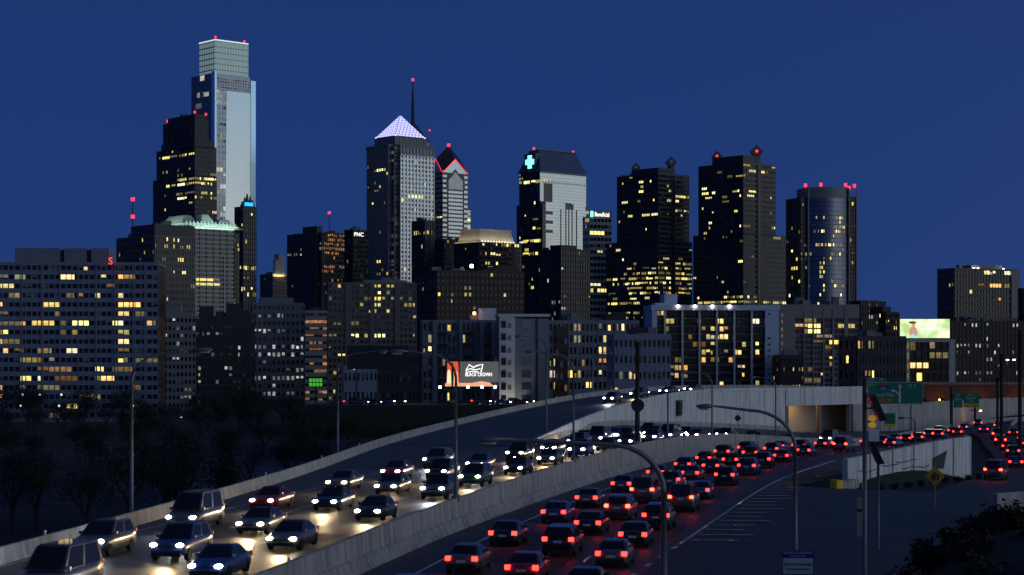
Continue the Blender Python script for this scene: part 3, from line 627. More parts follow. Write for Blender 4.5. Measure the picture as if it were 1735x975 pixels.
b.box('cornice', 'stone_grey', n0+1, -1, zt-.1, b.wr+1, b.wl+1, zt+2.5); b.box('cornice', 'stone_grey', -1, n0+1, zt-.1, n0+.9, b.wl+1, zt+2.5)
m0, m1 = b.wr*.11, b.wr*.89; l0, l1 = b.wl*.11, b.wl*.89
b.box('attic', 'stone_grey', m0, l0, zt, m1, l1, b.z(229))
for f in range(14): xx = m0+(m1-m0)*f/13; b.p('attic_piers', 'stone_pale').box(xx-.3, l0-.5, zt+2.5, xx+.3, l0+.1, b.z(229))
pz0, pz1 = b.z(228), b.z(189); cxm, cym = (m0+m1)/2, (l0+l1)/2; pin = .93; ap = Vector((cxm, cym, pz1))
cor = [Vector((m0+1, l0+1, pz0)), Vector((m1-1, l0+1, pz0)), Vector((m1-1, l1-1, pz0)), Vector((m0+1, l1-1, pz0))]
b.p('pyramid_frame', 'stone_grey').loft([[cor[0], cor[1], cor[2], cor[3]], [ap.lerp(c, .02) for c in cor]])
n_ = 9
for i in range(4):
    A, B_ = cor[i], cor[(i+1) % 4]; nr = (B_-A).cross(ap-A).normalized()*.4
    for r in range(n_):
        for c in range(2*(n_-r)-1):
            f0, f1 = r/n_, (r+1)/n_; row0 = (A.lerp(ap, f0), B_.lerp(ap, f0)); row1 = (A.lerp(ap, f1), B_.lerp(ap, f1))
            if c % 2 == 0: u = c//2; tr = [row0[0].lerp(row0[1], u/(n_-r)), row0[0].lerp(row0[1], (u+1)/(n_-r)), row1[0].lerp(row1[1], u/max(1, n_-r-1))]
            else: u = c//2; tr = [row0[0].lerp(row0[1], (u+1)/(n_-r)), row1[0].lerp(row1[1], (u+1)/max(1, n_-r-1)), row1[0].lerp(row1[1], u/max(1, n_-r-1))]
            ce = (tr[0]+tr[1]+tr[2])/3; b.p('pyramid_lights', 'pyramid_light', kind='stuff').poly([ce+(q-ce)*(.92 if c % 2 == 0 else .5)+nr for q in tr])
for i in range(4): b.p('pyramid_edges', 'panel_blue_white').tube([cor[i], ap], .5, 5)
for i in range(4): b.beacon(*cor[i], .8, 'pyramid_light', 'corner_lamp')
b.done()
# ---- 11 spire tower behind
b = Bld('spire_tower', 'tall spire and shoulder of a tower hidden behind the pyramid tower', 655, 700, 728, 225, 1850)
zt = b.z(240); b.slab('glass_navy', 'stone_grey', 0, 0, b.wr, b.wl, 0, zt, 60, 10, 10, band=.3, pier=.2, lit=.02)
mx, my = b.wr*.5, b.wl*.32
b.p('roof_gable', 'metal_roof').prism([(0, 0), (b.wr, 0), (b.wr, b.wl), (0, b.wl)], zt+.9, b.z(205), [(mx-1.5, my-1.5), (mx+1.5, my-1.5), (mx+1.5, my+1.5), (mx-1.5, my+1.5)])
qx, qy = mx, my
px_, _ = b.pix(qx, qy, 0); b.p('spire', 'steel_dark').tube([(qx, qy, b.z(207)), (qx, qy, b.z(165)), (qx, qy, b.z(150)), (qx, qy, b.z(131))], [1.9, 1.3, .8, .35], 6); b.beacon(qx, qy, b.z(131), 1.2)
b.beacon(b.wr, 0, b.z(218), .7); b.done()
# ---- 12 chevron tower
b = Bld('chevron_tower', 'tower with gabled chevron top outlined in red neon', 728, 750, 792, 290, 1900)
zt = b.z(292); WL, WR = b.wl, b.wr
b.p('core', 'glass_ink').box(0, 0, 0, WR, WL, zt)
b.fac('L', 0, 0, WL, 0, zt, 42, 4, 'stone_pale', band=.5, pier=.06, dep=.35, lit=.01)
g0, g1 = b.lx(757), b.lx(786)
b.fac('R', 0, 0, g0, 0, zt, 42, 2, 'glass_ink', band=.5, pier=.05, dep=.3, lit=.0, bandmat='glass_pale'); b.fac('R', 0, g1, WR, 0, zt, 42, 1, 'glass_pale', band=.55, pier=.05, dep=.3, lit=.0)
b.fac('R', -.1, g0+2, g1-2, 0, b.z(320), 48, 6, 'glass_grey', band=.6, pier=.08, dep=.3, lit=.05, bandmat='glass_pale', pal='lit_dim')
gm = WR/2; gt = b.z(268)
b.p('gable', 'glass_pale').poly([(0, -.2, zt), (WR, -.2, zt), (gm, -.2, gt)]); b.p('gable', 'glass_pale').poly([(-.2, WL, zt), (-.2, 0, zt), (-.2, WL/2, gt)])
b.p('gable_window', 'glass_ink').poly([(g0-1, -.45, b.z(320)), (g1+1, -.45, b.z(320)), (g1+1, -.45, b.z(306)), (gm, -.45, b.z(285)), (g0-1, -.45, b.z(306))])
b.p('gable_window', 'glass_grey').poly([(g0+2, -.6, b.z(320)), (g1-2, -.6, b.z(320)), (g1-2, -.6, b.z(305)), (gm, -.6, b.z(290)), (g0+2, -.6, b.z(305))])
apx = (WR/2, WL/2, b.z(243)); rf = b.p('roof', 'metal_roof')
ridge = {'R': (gm, -.2, gt), 'L': (-.2, WL/2, gt), 'B': (gm, WL, gt), 'F': (WR, WL/2, gt)}; cs = [(0, 0, zt), (WR, 0, zt), (WR, WL, zt), (0, WL, zt)]
for c, e in ((cs[0], 'R'), (cs[1], 'R'), (cs[0], 'L'), (cs[3], 'L'), (cs[1], 'F'), (cs[2], 'F'), (cs[2], 'B'), (cs[3], 'B')): rf.poly([c, ridge[e], apx])
for pts in ([(0, -.6, zt), (gm, -.6, gt), (WR, -.6, zt)], [(-.6, 0, zt), (-.6, WL/2, gt), (-.6, WL, zt)]): b.p('neon_edge', 'neon_red').tube(pts, .38, 5)
b.beacon(*apx, 1.5)
w0 = b.lx(803); b.slab('glass_navy', 'glass_pale', WR, 6, w0, WL, 0, b.z(355), None, 3, 0, band=.5, pier=.05, lit=.02)
b.slab('glass_navy', 'glass_pale', -2, 8, WR-1, WL*1.4, 0, b.z(345), None, 0, 6, band=.5, pier=.05, lit=.02); b.done()
# ---- 13 dark slab before the pyramid tower
b = Bld('dark_slab', 'narrow dark slab in front of the pyramid tower right corner', 698, 720, 736, 375, 1550)
b.slab('glass_dark', 'granite_dark', 0, 0, b.wr, b.wl, 0, b.z(375), None, 5, 7, band=.15, pier=.4, lit=.02, reg=[(698, 394, 736, 400, .6)]); b.done()
# ---- 14 block with glowing roof
b = Bld('mansard_block', 'dark block whose sloping mansard roof glows gold from floodlights', 770, 812, 884, 412, 1500)
zt = b.z(411); b.slab('glass_dark', 'granite_dark', 0, 0, b.wr, b.wl, 0, zt, None, 16, 10, band=.4, pier=.25, lit=.03, reg=[(800, 413, 880, 420, .4), (800, 427, 850, 433, .25)])
q = b.lx(874); b.p('mansard', 'stone_pale').prism([(2, 2), (q, 2), (q, b.wl-2), (2, b.wl-2)], zt+.9, b.z(389), [(4, 4), (q-2, 4), (q-2, b.wl-4), (4, b.wl-4)])
flood(b.root, (q/2, -1.5, zt+.8), (q, 1.0), 1500, (1, .80, .40), (0, .7, 1)); flood(b.root, (-1.5, b.wl/2, zt+.8), (1.0, b.wl), 1100, (1, .80, .40), (.7, 0, 1))
for f in range(12): b.p('mansard_lights', 'lamp_white').box(4+f*(q-6)/11, .8, zt+1, 4.6+f*(q-6)/11, 1.3, zt+1.5)
b.box('cornice', 'stone_pale', 3.5, 3.5, b.z(389), q-1.5, b.wl-3, b.z(387)); b.done()
b = Bld('office_block', 'low dark block between the chevron tower and glowing mansard', 732, 752, 800, 407, 1620)
b.slab('glass_dark', 'granite_dark', 0, 0, b.wr, b.wl, 0, b.z(407), None, 11, 6, band=.4, pier=.3, lit=.015); b.done()
# ---- 15 brown apartment mass
b = Bld('apartment_block', 'broad dark brown apartment mass below the gold roof, small scattered lights', 708, 740, 888, 462, 1000, a=70)
b.slab('glass_dark', 'brick_brown', 0, 0, b.wr, b.wl, 0, b.z(462), None, 20, 5, floor=3.6, band=.5, pier=.45, lit=.07, pal='lit_warm', reg=[(860, 440, 890, 540, .01)])
b.box('stair_core', 'brick_brown', b.lx(846), 4, b.z(461), b.lx(884), 16, b.z(450)); b.clutter(0, 0, b.wr, 16, b.z(461), 5, 'brick_brown'); b.beacon(b.lx(800), 1, b.z(450), .9, 'lamp_white', 'roof_lamp'); b.done()
# ---- 16 tower with cross
b = Bld('cross_tower', 'pale mirror tower with dark sloping roof and cyan cross sign', 879, 916, 993, 288, 1555)
zt = b.z(290); WL, WR = b.wl, b.wr; zs = b.z(345)
b.box('core', 'glass_ink', .8, .4, 0, WR, WL, zt)
b.fac('L', .8, .4, WL, 0, zt, 50, 16, 'glass_ink', band=.3, pier=.1, dep=.3, lit=.01, reg=[(879, 303, 920, 311, .75), (879, 404, 920, 410, .8), (879, 427, 920, 434, .7)], pal='lit_yellow')
FR = b.p('mirror_face', 'glass_pale')
def pan(mb, xa, ya, xb2, yb, yy): mb.box(b.lx(xa), yy, b.z(yb), b.lx(xb2), yy+.3, b.z(ya))
xl_ = 915
rows = [(289, 310, [(915, 993)]), (310, 341, [(915, 921), (936, 993)]), (341, 357, [(936, 955), (968, 993)])]
for y0, y1, sp_ in rows:
    n_ = max(1, round((y1-y0)/5))
    for j in range(n_):
        ya, yb = y0+(y1-y0)*j/n_, y0+(y1-y0)*(j+1)/n_
        for xa, xb2 in sp_: pan(FR, xa, ya+.15, xb2, yb-.15, 0)
WX = b.lx(1000); WY = b.ly(874)
b.box('lower_block', 'glass_ink', .8, -1.6, 0, WX, WL, b.z(345)); b.box('lower_block', 'glass_ink', .8, WL+.1, 0, WR, WY, b.z(345))
n_ = 34
for j in range(n_):
    ya, yb = 342+(520-342)*j/n_, 342+(520-342)*(j+1)/n_
    slots = [(922, 946.5), (948.5, 955), (957, 960), (962, 965.5), (967.5, 973), (975, 989)]
    if ya > 348: slots.append((989, 1000))
    if ya < 352: slots = [(922, 955), (969, 989)]
    rel = (ya-356) % 16.5
    for xa, xb2 in slots:
        if rel < 4.5 and ya > 355:
            if xa == 922: xa = 934
            if xa == 989: xb2 = 990.5
        pan(FR, xa, ya+.15, xb2, yb-.15, -2.0)
b.p('lit_windows', 'lit_yellow', kind='stuff')
for k_ in range(10): b.p('lit_windows', 'lit_yellow', kind='stuff').quad((b.lx(916+k_*2), -.3, b.z(307)), (b.lx(917.3+k_*2), -.3, b.z(307)), (b.lx(917.3+k_*2), -.3, b.z(304)), (b.lx(916+k_*2), -.3, b.z(304)))
for k_ in range(16): b.p('lit_windows', 'lit_dim', kind='stuff').quad((b.lx(920+k_*4.6), -.3, b.z(309)), (b.lx(922+k_*4.6), -.3, b.z(309)), (b.lx(922+k_*4.6), -.3, b.z(307)), (b.lx(920+k_*4.6), -.3, b.z(307)))
rz = b.z(252); b.p('sloping_roof', 'glass_blue').prism([(-.5, -.5), (WR+.5, -.5), (WR+.5, WL+.5), (-.5, WL+.5)], zt+.1, rz, [(5, WL*.30), (WR-5, WL*.30), (WR-5, WL*.70), (5, WL*.70)])
b.box('ridge', 'stone_grey', 4, WL*.30-.6, rz, WR-4, WL*.32, rz+1)
b.box('eave', 'stone_grey', -.8, -.8, zt-1.2, WR+.8, -.3, zt+.1)
cr = b.p('cross_sign', 'sign_cyan'); cy = WL*.46; cz = b.z(273)
cr.box(-1.3, cy-2.3, cz-5.6, -.7, cy+2.3, cz+5.6); cr.box(-1.35, cy-5.2, cz-2.2, -.65, cy+5.2, cz+2.2)
b.box('cross_backing', 'metal_roof', -.65, cy-7, cz-7, 6, cy+7, cz+7)
b.beacon(5, WL*.5, rz+1.5); b.beacon(WR-5, WL*.4, rz+1.5); b.done()
# ---- 17 dark block at its foot
b = Bld('office_block', 'black block covering the foot of the cross tower', 912, 950, 1000, 425, 1300)
b.slab('glass_dark', 'stone_black', 0, 0, b.wr, b.wl, 0, b.z(425), None, 12, 10, band=.35, pier=.25, lit=.02, pal='lit_white', reg=[(905, 507, 1000, 513, .6), (905, 523, 1000, 529, .3)])
b.box('upper_block', 'stone_black', 6, 6, b.z(425), b.wr-8, b.wl-6, b.z(414)); b.done()
# ---- 18 narrow banded tower with sign
b = Bld('banded_tower', 'narrow grey banded tower carrying a bright white rooftop sign', 988, 999, 1036, 370, 1500, a=62)
b.slab('glass_dark', 'panel_white', 0, 0, b.wr, b.wl, 0, b.z(370), None, 6, 3, floor=5.2, band=.45, pier=.12, lit=.03, reg=[(998, 480, 1036, 505, .5), (1020, 396, 1036, 402, .6)])
b.box('sign_board', 'stone_grey', 0, -.4, b.z(369), b.wr, 1, b.z(357))
text('sign_letters', 'Beneficial', 5.0, 'sign_white', b.root, (b.lx(1019), -1.1, b.z(363.5)), ext=.1, sx=.74); b.box('sign_emblem', 'sign_cyan', b.lx(999.5), -1.3, b.z(368), b.lx(1004), -.9, b.z(358)); b.done()
# ---- 19/20 twin diamond-topped towers
def diamond(label, xl, xm, xr, ytop, ylr, xl2, xm2, xr2, yst, D, regL, dl, dr_, red):
    b = Bld('diamond_tower', label, xl, xm, xr, ytop, D, group='twin dark towers with diamond finials')
    zt = b.z(ylr); k = dict(band=.52, pier=.07, lit=.03, reg=regL, dep=.45)
    b.slab('glass_dark', 'granite_dark', 0, 0, b.wr, b.wl, b.z(yst), zt, None, 18, 26, R_wall='granite_brown', **k)
    x2 = b.lx(xr2); y2 = b.ly(xl2); d = -4
    b.slab('glass_dark', 'granite_dark', 0, 0, x2, y2, 0, b.z(yst), None, 22, 32, R_wall='granite_brown', **k)
    cxm_ = b.lx(dr_[0])
    b.box('corner_shaft', 'granite_dark', cxm_-2.2, -1, 0, cxm_+2.2, 0, zt); b.box('shaft_slot', 'glass_dark', cxm_-.5, -1.2, 0, cxm_+.5, -1, zt)
    # upper bar and the two diamonds
    zb_ = b.z(ytop+6); b.box('crest', 'granite_dark', 0, 0, zt, cxm_+2, b.ly(dl[0])+2, zb_)
    for (px, py, r) in (dl, dr_):
        if px < xm: o = (3, b.ly(px))
        else: o = (b.lx(px), 2)
        D_ = b.C+b.dr*o[0]+b.dl*o[1]; zc = CZ+(HY-py)*D_.y/F-b.base; rr = r*D_.y/F; pts = []
        b.box('finial_stem', 'granite_dark', o[0]-rr*.45, o[1]-rr*.45, zt, o[0]+rr*.45, o[1]+rr*.45, zc-rr*.6)
        e = empty('finial', (o[0], o[1], zc), -(math.pi/2-b.a), b.root)
        MB().loft([[(0, -2, rr), (rr, -2, 0), (0, -2, -rr*1.5), (-rr, -2, 0)], [(0, 2.5, rr), (rr, 2.5, 0), (0, 2.5, -rr*1.5), (-rr, 2.5, 0)]]).obj('diamond', 'granite_brown', e)
        MB().loft([[(0, -2.4, rr*.5), (rr*.5, -2.4, 0), (0, -2.4, -rr*.5), (-rr*.5, -2.4, 0)], [(0, -2, rr*.5), (rr*.5, -2, 0), (0, -2, -rr*.5), (-rr*.5, -2, 0)]]).obj('diamond_window', 'sign_red' if red else 'glass_grey', e)
        if red: e.children[1].scale = (.5, 1, .5)
    return b.done()
diamond('dark twin tower with diamond finials, the lower one, lower floors brightly lit', 1046, 1115, 1167, 278, 296, 1028, 1115, 1172, 410, 1440,
        [(1060, 450, 1175, 503, .55), (1080, 453, 1175, 500, .7), (1028, 462, 1060, 503, .3), (1145, 328, 1168, 336, .8), (1145, 353, 1168, 360, .7), (1130, 310, 1145, 342, .6), (1010, 512, 1085, 522, .7), (1028, 528, 1085, 545, .3), (1145, 445, 1172, 500, .75)], (1073, 284, 8), (1140, 275, 9.5), False)
diamond('dark twin tower with diamond finials, the taller one with red lights', 1184, 1259, 1313, 257, 278, 1175, 1259, 1332, 398, 1400,
        [(1214, 292, 1262, 300, .8), (1262, 285, 1315, 300, .6), (1180, 500, 1332, 504, .7), (1180, 508, 1332, 514, .75), (1180, 424, 1230, 450, .06)], (1210, 265, 9), (1285, 257, 11), True)
# ---- 21 slab with orange stair
b = Bld('dark_slab', 'thin dark slab with an orange lit stair column beside the taller twin', 1316, 1330, 1341, 404, 1450)
b.slab('glass_dark', 'granite_dark', 0, 0, b.wr, b.wl, 0, b.z(404), None, 1, 4, band=.35, pier=.1, lit=.02, R_lit=.95, R_pal='lit_orange'); b.done()
# ---- 22 rounded glass tower
b = Bld('rounded_tower', 'rounded navy glass residential tower with red beacons on its rim', 1349, 1362, 1455, 328, 1330, a=72)
zt = b.z(335); w = b.wr; n_ = 14; arc = [(w*(.09+.74*i/n_), 2-7.5*math.sin(math.pi*i/n_)) for i in range(n_+1)]
b.p('core', 'glass_blue').prism(arc+[(w*.83, 26), (w*.09, 26)], 0, zt); b.p('wing', 'glass_dark').box(-1, 3, 0, w*.09, 26, b.z(336)); b.p('wing', 'glass_dark').box(w*.83, 4, 0, w, 24, b.z(330))
nfl = 42; T_ = b.p('lit_windows', 'lit_yellow', kind='stuff'); BD = b.p('floor_bands', 'glass_dark')
for f in range(nfl):
    z0 = zt*f/nfl; z1 = zt*(f+1)/nfl
    for i in range(n_):
        (xa, ya), (xb2, yb) = arc[i], arc[i+1]
        BD.quad((xa, ya-.12, z0), (xb2, yb-.12, z0), (xb2, yb-.12, z0+.12*(z1-z0)), (xa, ya-.12, z0+.12*(z1-z0)))
        for h in range(2):
            fx0, fx1 = h/2+.06, h/2+.44; qx, qy = b.pix(xa+(xb2-xa)*(fx0+fx1)/2, ya, (z0+z1)/2)
            pr = .02
            for g in ((1375, 365, 1397, 376, .6), (1410, 365, 1430, 373, .6), (1413, 383, 1432, 397, .75), (1375, 390, 1397, 397, .6), (1380, 410, 1430, 420, .5), (1405, 425, 1432, 433, .5), (1383, 435, 1397, 560, .45), (1412, 485, 1430, 492, .6)):
                if g[0] <= qx <= g[2] and g[1] <= qy <= g[3]: pr = g[4]
            if random.random() < pr and z1 < zt*.93:
                A_ = Vector((xa, ya-.1, 0)); B_ = Vector((xb2, yb-.1, 0)); u0 = A_.lerp(B_, fx0); u1 = A_.lerp(B_, fx1); zq = z0+.3*(z1-z0)
                T_.quad((u0.x, u0.y, zq), (u1.x, u1.y, zq), (u1.x, u1.y, z1-.2), (u0.x, u0.y, z1-.2))
for f in (6, 12, 18, 24, 30, 36):
    z0 = zt*f/nfl; MB().loft([[(x, y-.5, z0), (x, y-.5, z0+.5), (x, y+.2, z0+.5), (x, y+.2, z0)] for x, y in arc]+[[(w+1, 3.0, z0), (w+1, 3.0, z0+.5), (w+1, 4, z0+.5), (w+1, 4, z0)]]).obj('belt', 'stone_grey', b.root)
for x in (w*.09, w*.83, w): b.box('fin', 'stone_grey', x-.5, .2 if x < w else 3, 0, x+.5, 3.5, b.z(316))
b.p('crown', 'stone_grey').prism([(x, y+.6) for x, y in arc]+[(w*.8, 22), (w*.12, 22)], zt, b.z(317))
b.fac('L', -1, 3, 26, 0, b.z(336), 42, 6, 'stone_black', band=.3, pier=.2, lit=.06); b.fac('R', 3, -1, w*.085, 0, b.z(336), 42, 4, 'stone_black', band=.3, pier=.2, lit=.10, pal='lit_white')
b.fac('R', 4, w*.84, w-.6, 0, b.z(332), 42, 4, 'stone_black', band=.3, pier=.2, lit=.03)
for x, y in ((1368, 315), (1394, 313), (1436, 312), (1442, 317), (1451, 313)): b.beacon(b.lx(x), 3, b.z(y)+.6, 1.1)
b.done()
# ---- 23 white balcony building
b = Bld('balcony_building', 'white framed balcony building with blue white end wall above the ramp', 1097, 1111, 1320, 522, 700, a=85)
zt = b.z(526); x0, x1 = 0, b.lx(1296)
b.p('core', 'glass_dark').box(.5, 1.6, 0, b.wr-.5, 18, zt)
b.fac('R', 1.6, .5, x1, 0, zt, 14, 24, 'granite_dark', band=.3, pier=.2, dep=.2, lit=.045, indiv=True, pal='lit_warm', reg=[(1110, 528, 1128, 540, .8), (1186, 556, 1212, 600, .4), (1125, 618, 1160, 645, .35), (1110, 630, 1160, 640, .4), (1240, 575, 1290, 600, .25), (1270, 650, 1295, 660, .6)])
for f in range(1, 15):
    z0 = zt*f/14; MB().box(.4, -.2, z0-.25, x1, 1.6, z0-.02).obj('balcony', 'stone_grey', b.root)
    b.p('balcony_rails', 'steel_dark').box(.4, -.2, z0+1.0, x1, -.12, z0+1.08)
    for c in range(60): xx = .6+(x1-.8)*c/59; b.p('balcony_rails', 'steel_dark').box(xx-.03, -.19, z0, xx+.03, -.13, z0+1.0)
for x in (1126.5, 1156, 1185, 1214.5, 1244, 1273.5): MB().box(b.lx(x)-.35, -.6, 0, b.lx(x)+.35, 1.7, zt).obj('party_wall', 'panel_white', b.root)
MB().box(x1, -.8, 0, b.wr, 18.4, zt).obj('end_wall', 'panel_blue_white', b.root); MB().box(-1.5, -.8, 0, .4, 18.4, zt).obj('end_wall', 'panel_blue_white', b.root)
MB().box(-1.8, -1, zt+.02, b.wr+.3, 18.6, b.z(517)).obj('parapet', 'panel_blue_white', b.root)
MB().box(b.lx(1128), 3, b.z(517), b.lx(1150), 12, b.z(498)).obj('penthouse', 'panel_blue_white', b.root); MB().box(b.lx(1111), 1, b.z(517), b.lx(1128), 9, b.z(513.5)).obj('plant_room', 'panel_white', b.root)
for x in (1148, 1176.5, 1206, 1235): b.beacon(b.lx(x), -1.4, b.z(519), .42, 'lamp_white', 'parapet_lamp')
for y in (532, 573, 584, 594, 604, 626, 635, 645): b.p('end_vents', 'steel_dark').box(b.lx(1301.5), -1.0, b.z(y+1.5), b.lx(1304.5), -.8, b.z(y-1.5))
for j in range(22): b.p('edge_trim', 'stone_grey').box(b.wr, -1.0, zt*j/22, b.wr+.4, -.4, zt*(j+.6)/22)
b.done()
# ---- 24 tan building
b = Bld('apartment_block', 'tan apartment block with lit balcony columns right of the white balcony building', 1318, 1322, 1456, 520, 800, a=84)
zt = b.z(522); b.p('core', 'glass_dark').box(0, .4, 0, b.wr, 20, zt-1)
for xa, xb2, y0 in ((1322, 1347, 516), (1430, 1437, 519), (1361, 1363, 524), (1377, 1379, 524), (1394, 1396, 524), (1410, 1413, 524)): MB().box(b.lx(xa), -.5, 0, b.lx(xb2), .6, b.z(y0)).obj('pier', 'stone_buff', b.root)
MB().box(b.lx(1322), -.3, zt-4.5, b.wr, 20, b.z(516)).obj('parapet', 'stone_buff', b.root)
b.fac('R', .4, b.lx(1347), b.wr, 0, zt-4.6, 17, 15, 'stone_grey', band=.28, pier=.1, dep=.25, lit=.12, indiv=True, pal='lit_warm', reg=[(1347, 528, 1390, 542, .5), (1360, 543, 1392, 566, .45), (1362, 568, 1410, 582, .7), (1420, 540, 1440, 640, .05)])
for j in range(6): MB().box(b.lx(1324.5)-.4, -.7, b.z(537+j*12), b.lx(1324.5)+.4, -.5, b.z(531+j*12)).obj('stair_lamp', 'lit_white', b.root)
MB().box(b.lx(1364), 4, b.z(516), b.lx(1376), 12, b.z(508)).obj('stair_tower', 'stone_buff', b.root); b.clutter(4, 2, b.wr, 18, b.z(516), 4); b.done()
b = Bld('low_block', 'brown low block with small square windows at the foot of the tan one', 1318, 1321, 1362, 610, 690, a=84)
b.slab('glass_dark', 'brick_brown', 0, 0, b.wr, 10, 0, b.z(608), 7, 8, 2, band=.6, pier=.6, lit=.3, pal='lit_warm'); b.done()
# ---- 25 dark towers behind right
b = Bld('apartment_block', 'dark apartment tower behind the exit sign with stepped top', 1440, 1458, 1500, 514, 1000, a=60)
b.slab('glass_dark', 'brick_brown', 0, 0, b.wr, b.wl, 0, b.z(514), None, 10, 5, floor=3.3, band=.45, pier=.4, lit=.05, pal='lit_white'); b.box('penthouse', 'brick_brown', 3, 2, b.z(513), b.wr-4, 12, b.z(509)); b.done()
b = Bld('apartment_block', 'dark stepped apartment tower just left of the billboard', 1490, 1500, 1523, 532, 980, a=60)
b.slab('glass_dark', 'brick_brown', 0, 0, b.wr, b.wl, 0, b.z(532), None, 7, 3, floor=3.3, band=.45, pier=.4, lit=.05); b.box('penthouse', 'brick_brown', 0, 2, b.z(531), b.wr*.6, 12, b.z(520)); b.done()
b = Bld('warehouse', 'plain dark warehouse with a few yellow windows behind the exit sign', 1448, 1452, 1535, 578, 600, a=84)
b.slab('glass_dark', 'granite_dark', 0, 0, b.wr, 20, 0, b.z(578), 6, 14, 3, band=.5, pier=.45, lit=.08, indiv=True, reg=[(1450, 575, 1480, 600, .6), (1465, 618, 1505, 640, .5), (1480, 580, 1535, 640, .0)]); b.clutter(2, 2, b.wr, 18, b.z(577), 4); b.done()
# ---- 26 factory with billboard
b = Bld('factory_building', 'pale framed factory building with tall windows below the green billboard', 1530, 1534, 1618, 578, 650, a=84)
zt = b.z(580); b.p('core', 'glass_dark').box(0, .3, 0, b.wr, 18, zt)
MB().box(0, -.3, 0, b.lx(1541), .6, zt).obj('pier', 'stone_pale', b.root); MB().box(b.lx(1607), -.3, 0, b.wr, .6, zt).obj('pier', 'stone_pale', b.root); MB().box(0, -.3, zt+.02, b.wr, 18, b.z(575)).obj('parapet', 'stone_pale', b.root)
b.fac('R', .3, b.lx(1541), b.lx(1607), 0, zt, 8, 6, 'brick_brown', band=.22, pier=.14, lit=.10, pal='lit_warm', indiv=True, reg=[(1570, 585, 1582, 615, .9)])
for f in range(8):
    for c in range(18): q = b.lx(1541)+(b.lx(1607)-b.lx(1541))*(c+.5)/18; b.p('glazing_bars', 'brick_brown').box(q-.05, .12, zt*f/8, q+.05, .3, zt*(f+1)/8)
for f in range(8): MB().box(b.lx(1536.5), -.4, zt*f/8+1.2, b.lx(1539), -.3, zt*f/8+3.6).obj('window', 'lit_yellow', b.root)
for f in range(8): MB().box(b.lx(1609.5), -.4, zt*f/8+1.2, b.lx(1614.5), -.3, zt*f/8+3.6).obj('window', 'glass_grey', b.root)
b.done()
q = P(1567, 575, 655); bb = empty('billboard', q, .04, label='brightly lit pale green billboard on the factory roof', category='billboard'); hw = 42.5*655/F; h0, h1 = 2*655/F, 34*655/F
MB().box(-hw-.2, .1, h0-.2, hw+.2, .7, h1+.2).obj('frame', 'steel_dark', bb)
pb = mat('billboard_print', (.03, .03, .03), .5, var=0, emit=(.60, .80, .38), es=1.25)
t_ = pb.node_tree; nz = t_.nodes.new('ShaderNodeTexNoise'); nz.inputs['Scale'].default_value = .16; cr_ = t_.nodes.new('ShaderNodeValToRGB'); tcn = t_.nodes.new('ShaderNodeTexCoord')
cr_.color_ramp.elements[0].position = .38; cr_.color_ramp.elements[0].color = (.42, .60, .22, 1); cr_.color_ramp.elements[1].position = .58; cr_.color_ramp.elements[1].color = (.85, 1, .66, 1)
t_.links.new(tcn.outputs['Object'], nz.inputs[0]); t_.links.new(nz.outputs[0], cr_.inputs[0]); t_.links.new(cr_.outputs[0], t_.nodes['Principled BSDF'].inputs['Emission Color'])
MB().quad((-hw, 0, h0), (hw, 0, h0), (hw, 0, h1), (-hw, 0, h1)).obj('print', pb, bb)
emis('print_skin', (.80, .40, .28), .8); emis('print_dark', (.10, .08, .06), .6); emis('print_blue', (.35, .8, 1), 1); emis('print_pale', (.95, 1, .9), 1.1)
def blob(mb, cx_, cz_, rx, rz_, y=-.04, n=12): mb.poly([(cx_+rx*math.cos(2*math.pi*i/n), y, cz_+rz_*math.sin(2*math.pi*i/n)) for i in range(n)]); return mb
fx = -hw+4.8
blob(blob(MB(), fx, 2.6, 1.5, 2.0), fx+.1, 5.2, .55, .7).obj('printed_figure', 'print_skin', bb); blob(MB(), fx-.3, 5.95, 1.4, .45, -.06).obj('printed_hat', 'print_dark', bb); blob(MB(), fx-.1, 1.2, .75, .7, -.07).obj('printed_cup', 'print_blue', bb)
MB().box(-1.8, -.06, 3.5, 5.6, -.03, 4.1).box(-.6, -.06, 4.7, 1.6, -.03, 5.1).obj('printed_line', 'print_pale', bb)
for x in (-.9, -.5, 0, .5, .9): MB().box(hw*x-.15, .7, -.9, hw*x+.15, 1, h1).obj('post', 'steel_dark', bb)
for x in range(9): MB().box(-hw+1+x*2, -1.2, h0-.6, -hw+1.7+x*2, -.8, h0-.3).obj('lamp', 'steel_dark', bb)
# ---- 27 right tower
b = Bld('apartment_tower', 'broad brown apartment tower at right with ribbon windows and penthouse', 1589, 1617, 1725, 458, 1000, a=66)
b.slab('glass_dark', 'granite_brown', 0, 0, b.wr, b.wl, 0, b.z(458), None, 22, 6, floor=3.6, band=.45, pier=.06, lit=.03, L_pier=.5, pal='lit_warm', reg=[(1617, 462, 1720, 478, .16), (1650, 482, 1690, 488, .5), (1620, 488, 1640, 494, .5), (1600, 560, 1730, 640, .10)])
b.box('penthouse', 'stone_buff', b.lx(1651), 3, b.z(458), b.lx(1704), 14, b.z(448)); b.box('end_pier', 'stone_buff', b.lx(1712), -1, 0, b.wr+.4, 0, b.z(457))
for x in (1651, 1658, 1701): b.beacon(b.lx(x), .5, b.z(455), .6, 'lamp_white', 'roof_lamp')
b.box('mechanical_floor', 'stone_black', b.lx(1618), -1.1, b.z(545), b.lx(1724), -.6, b.z(538)); b.done()
b = Bld('apartment_block', 'dark brick block with scattered windows before the broad brown tower', 1600, 1606, 1745, 548, 880, a=76)
b.slab('glass_dark', 'brick_brown', 0, 0, b.wr, 18, 0, b.z(548), None, 22, 3, floor=3.2, band=.5, pier=.5, lit=.10, pal='lit_white'); b.clutter(1, 1, b.wr, 16, b.z(548), 4); b.done()
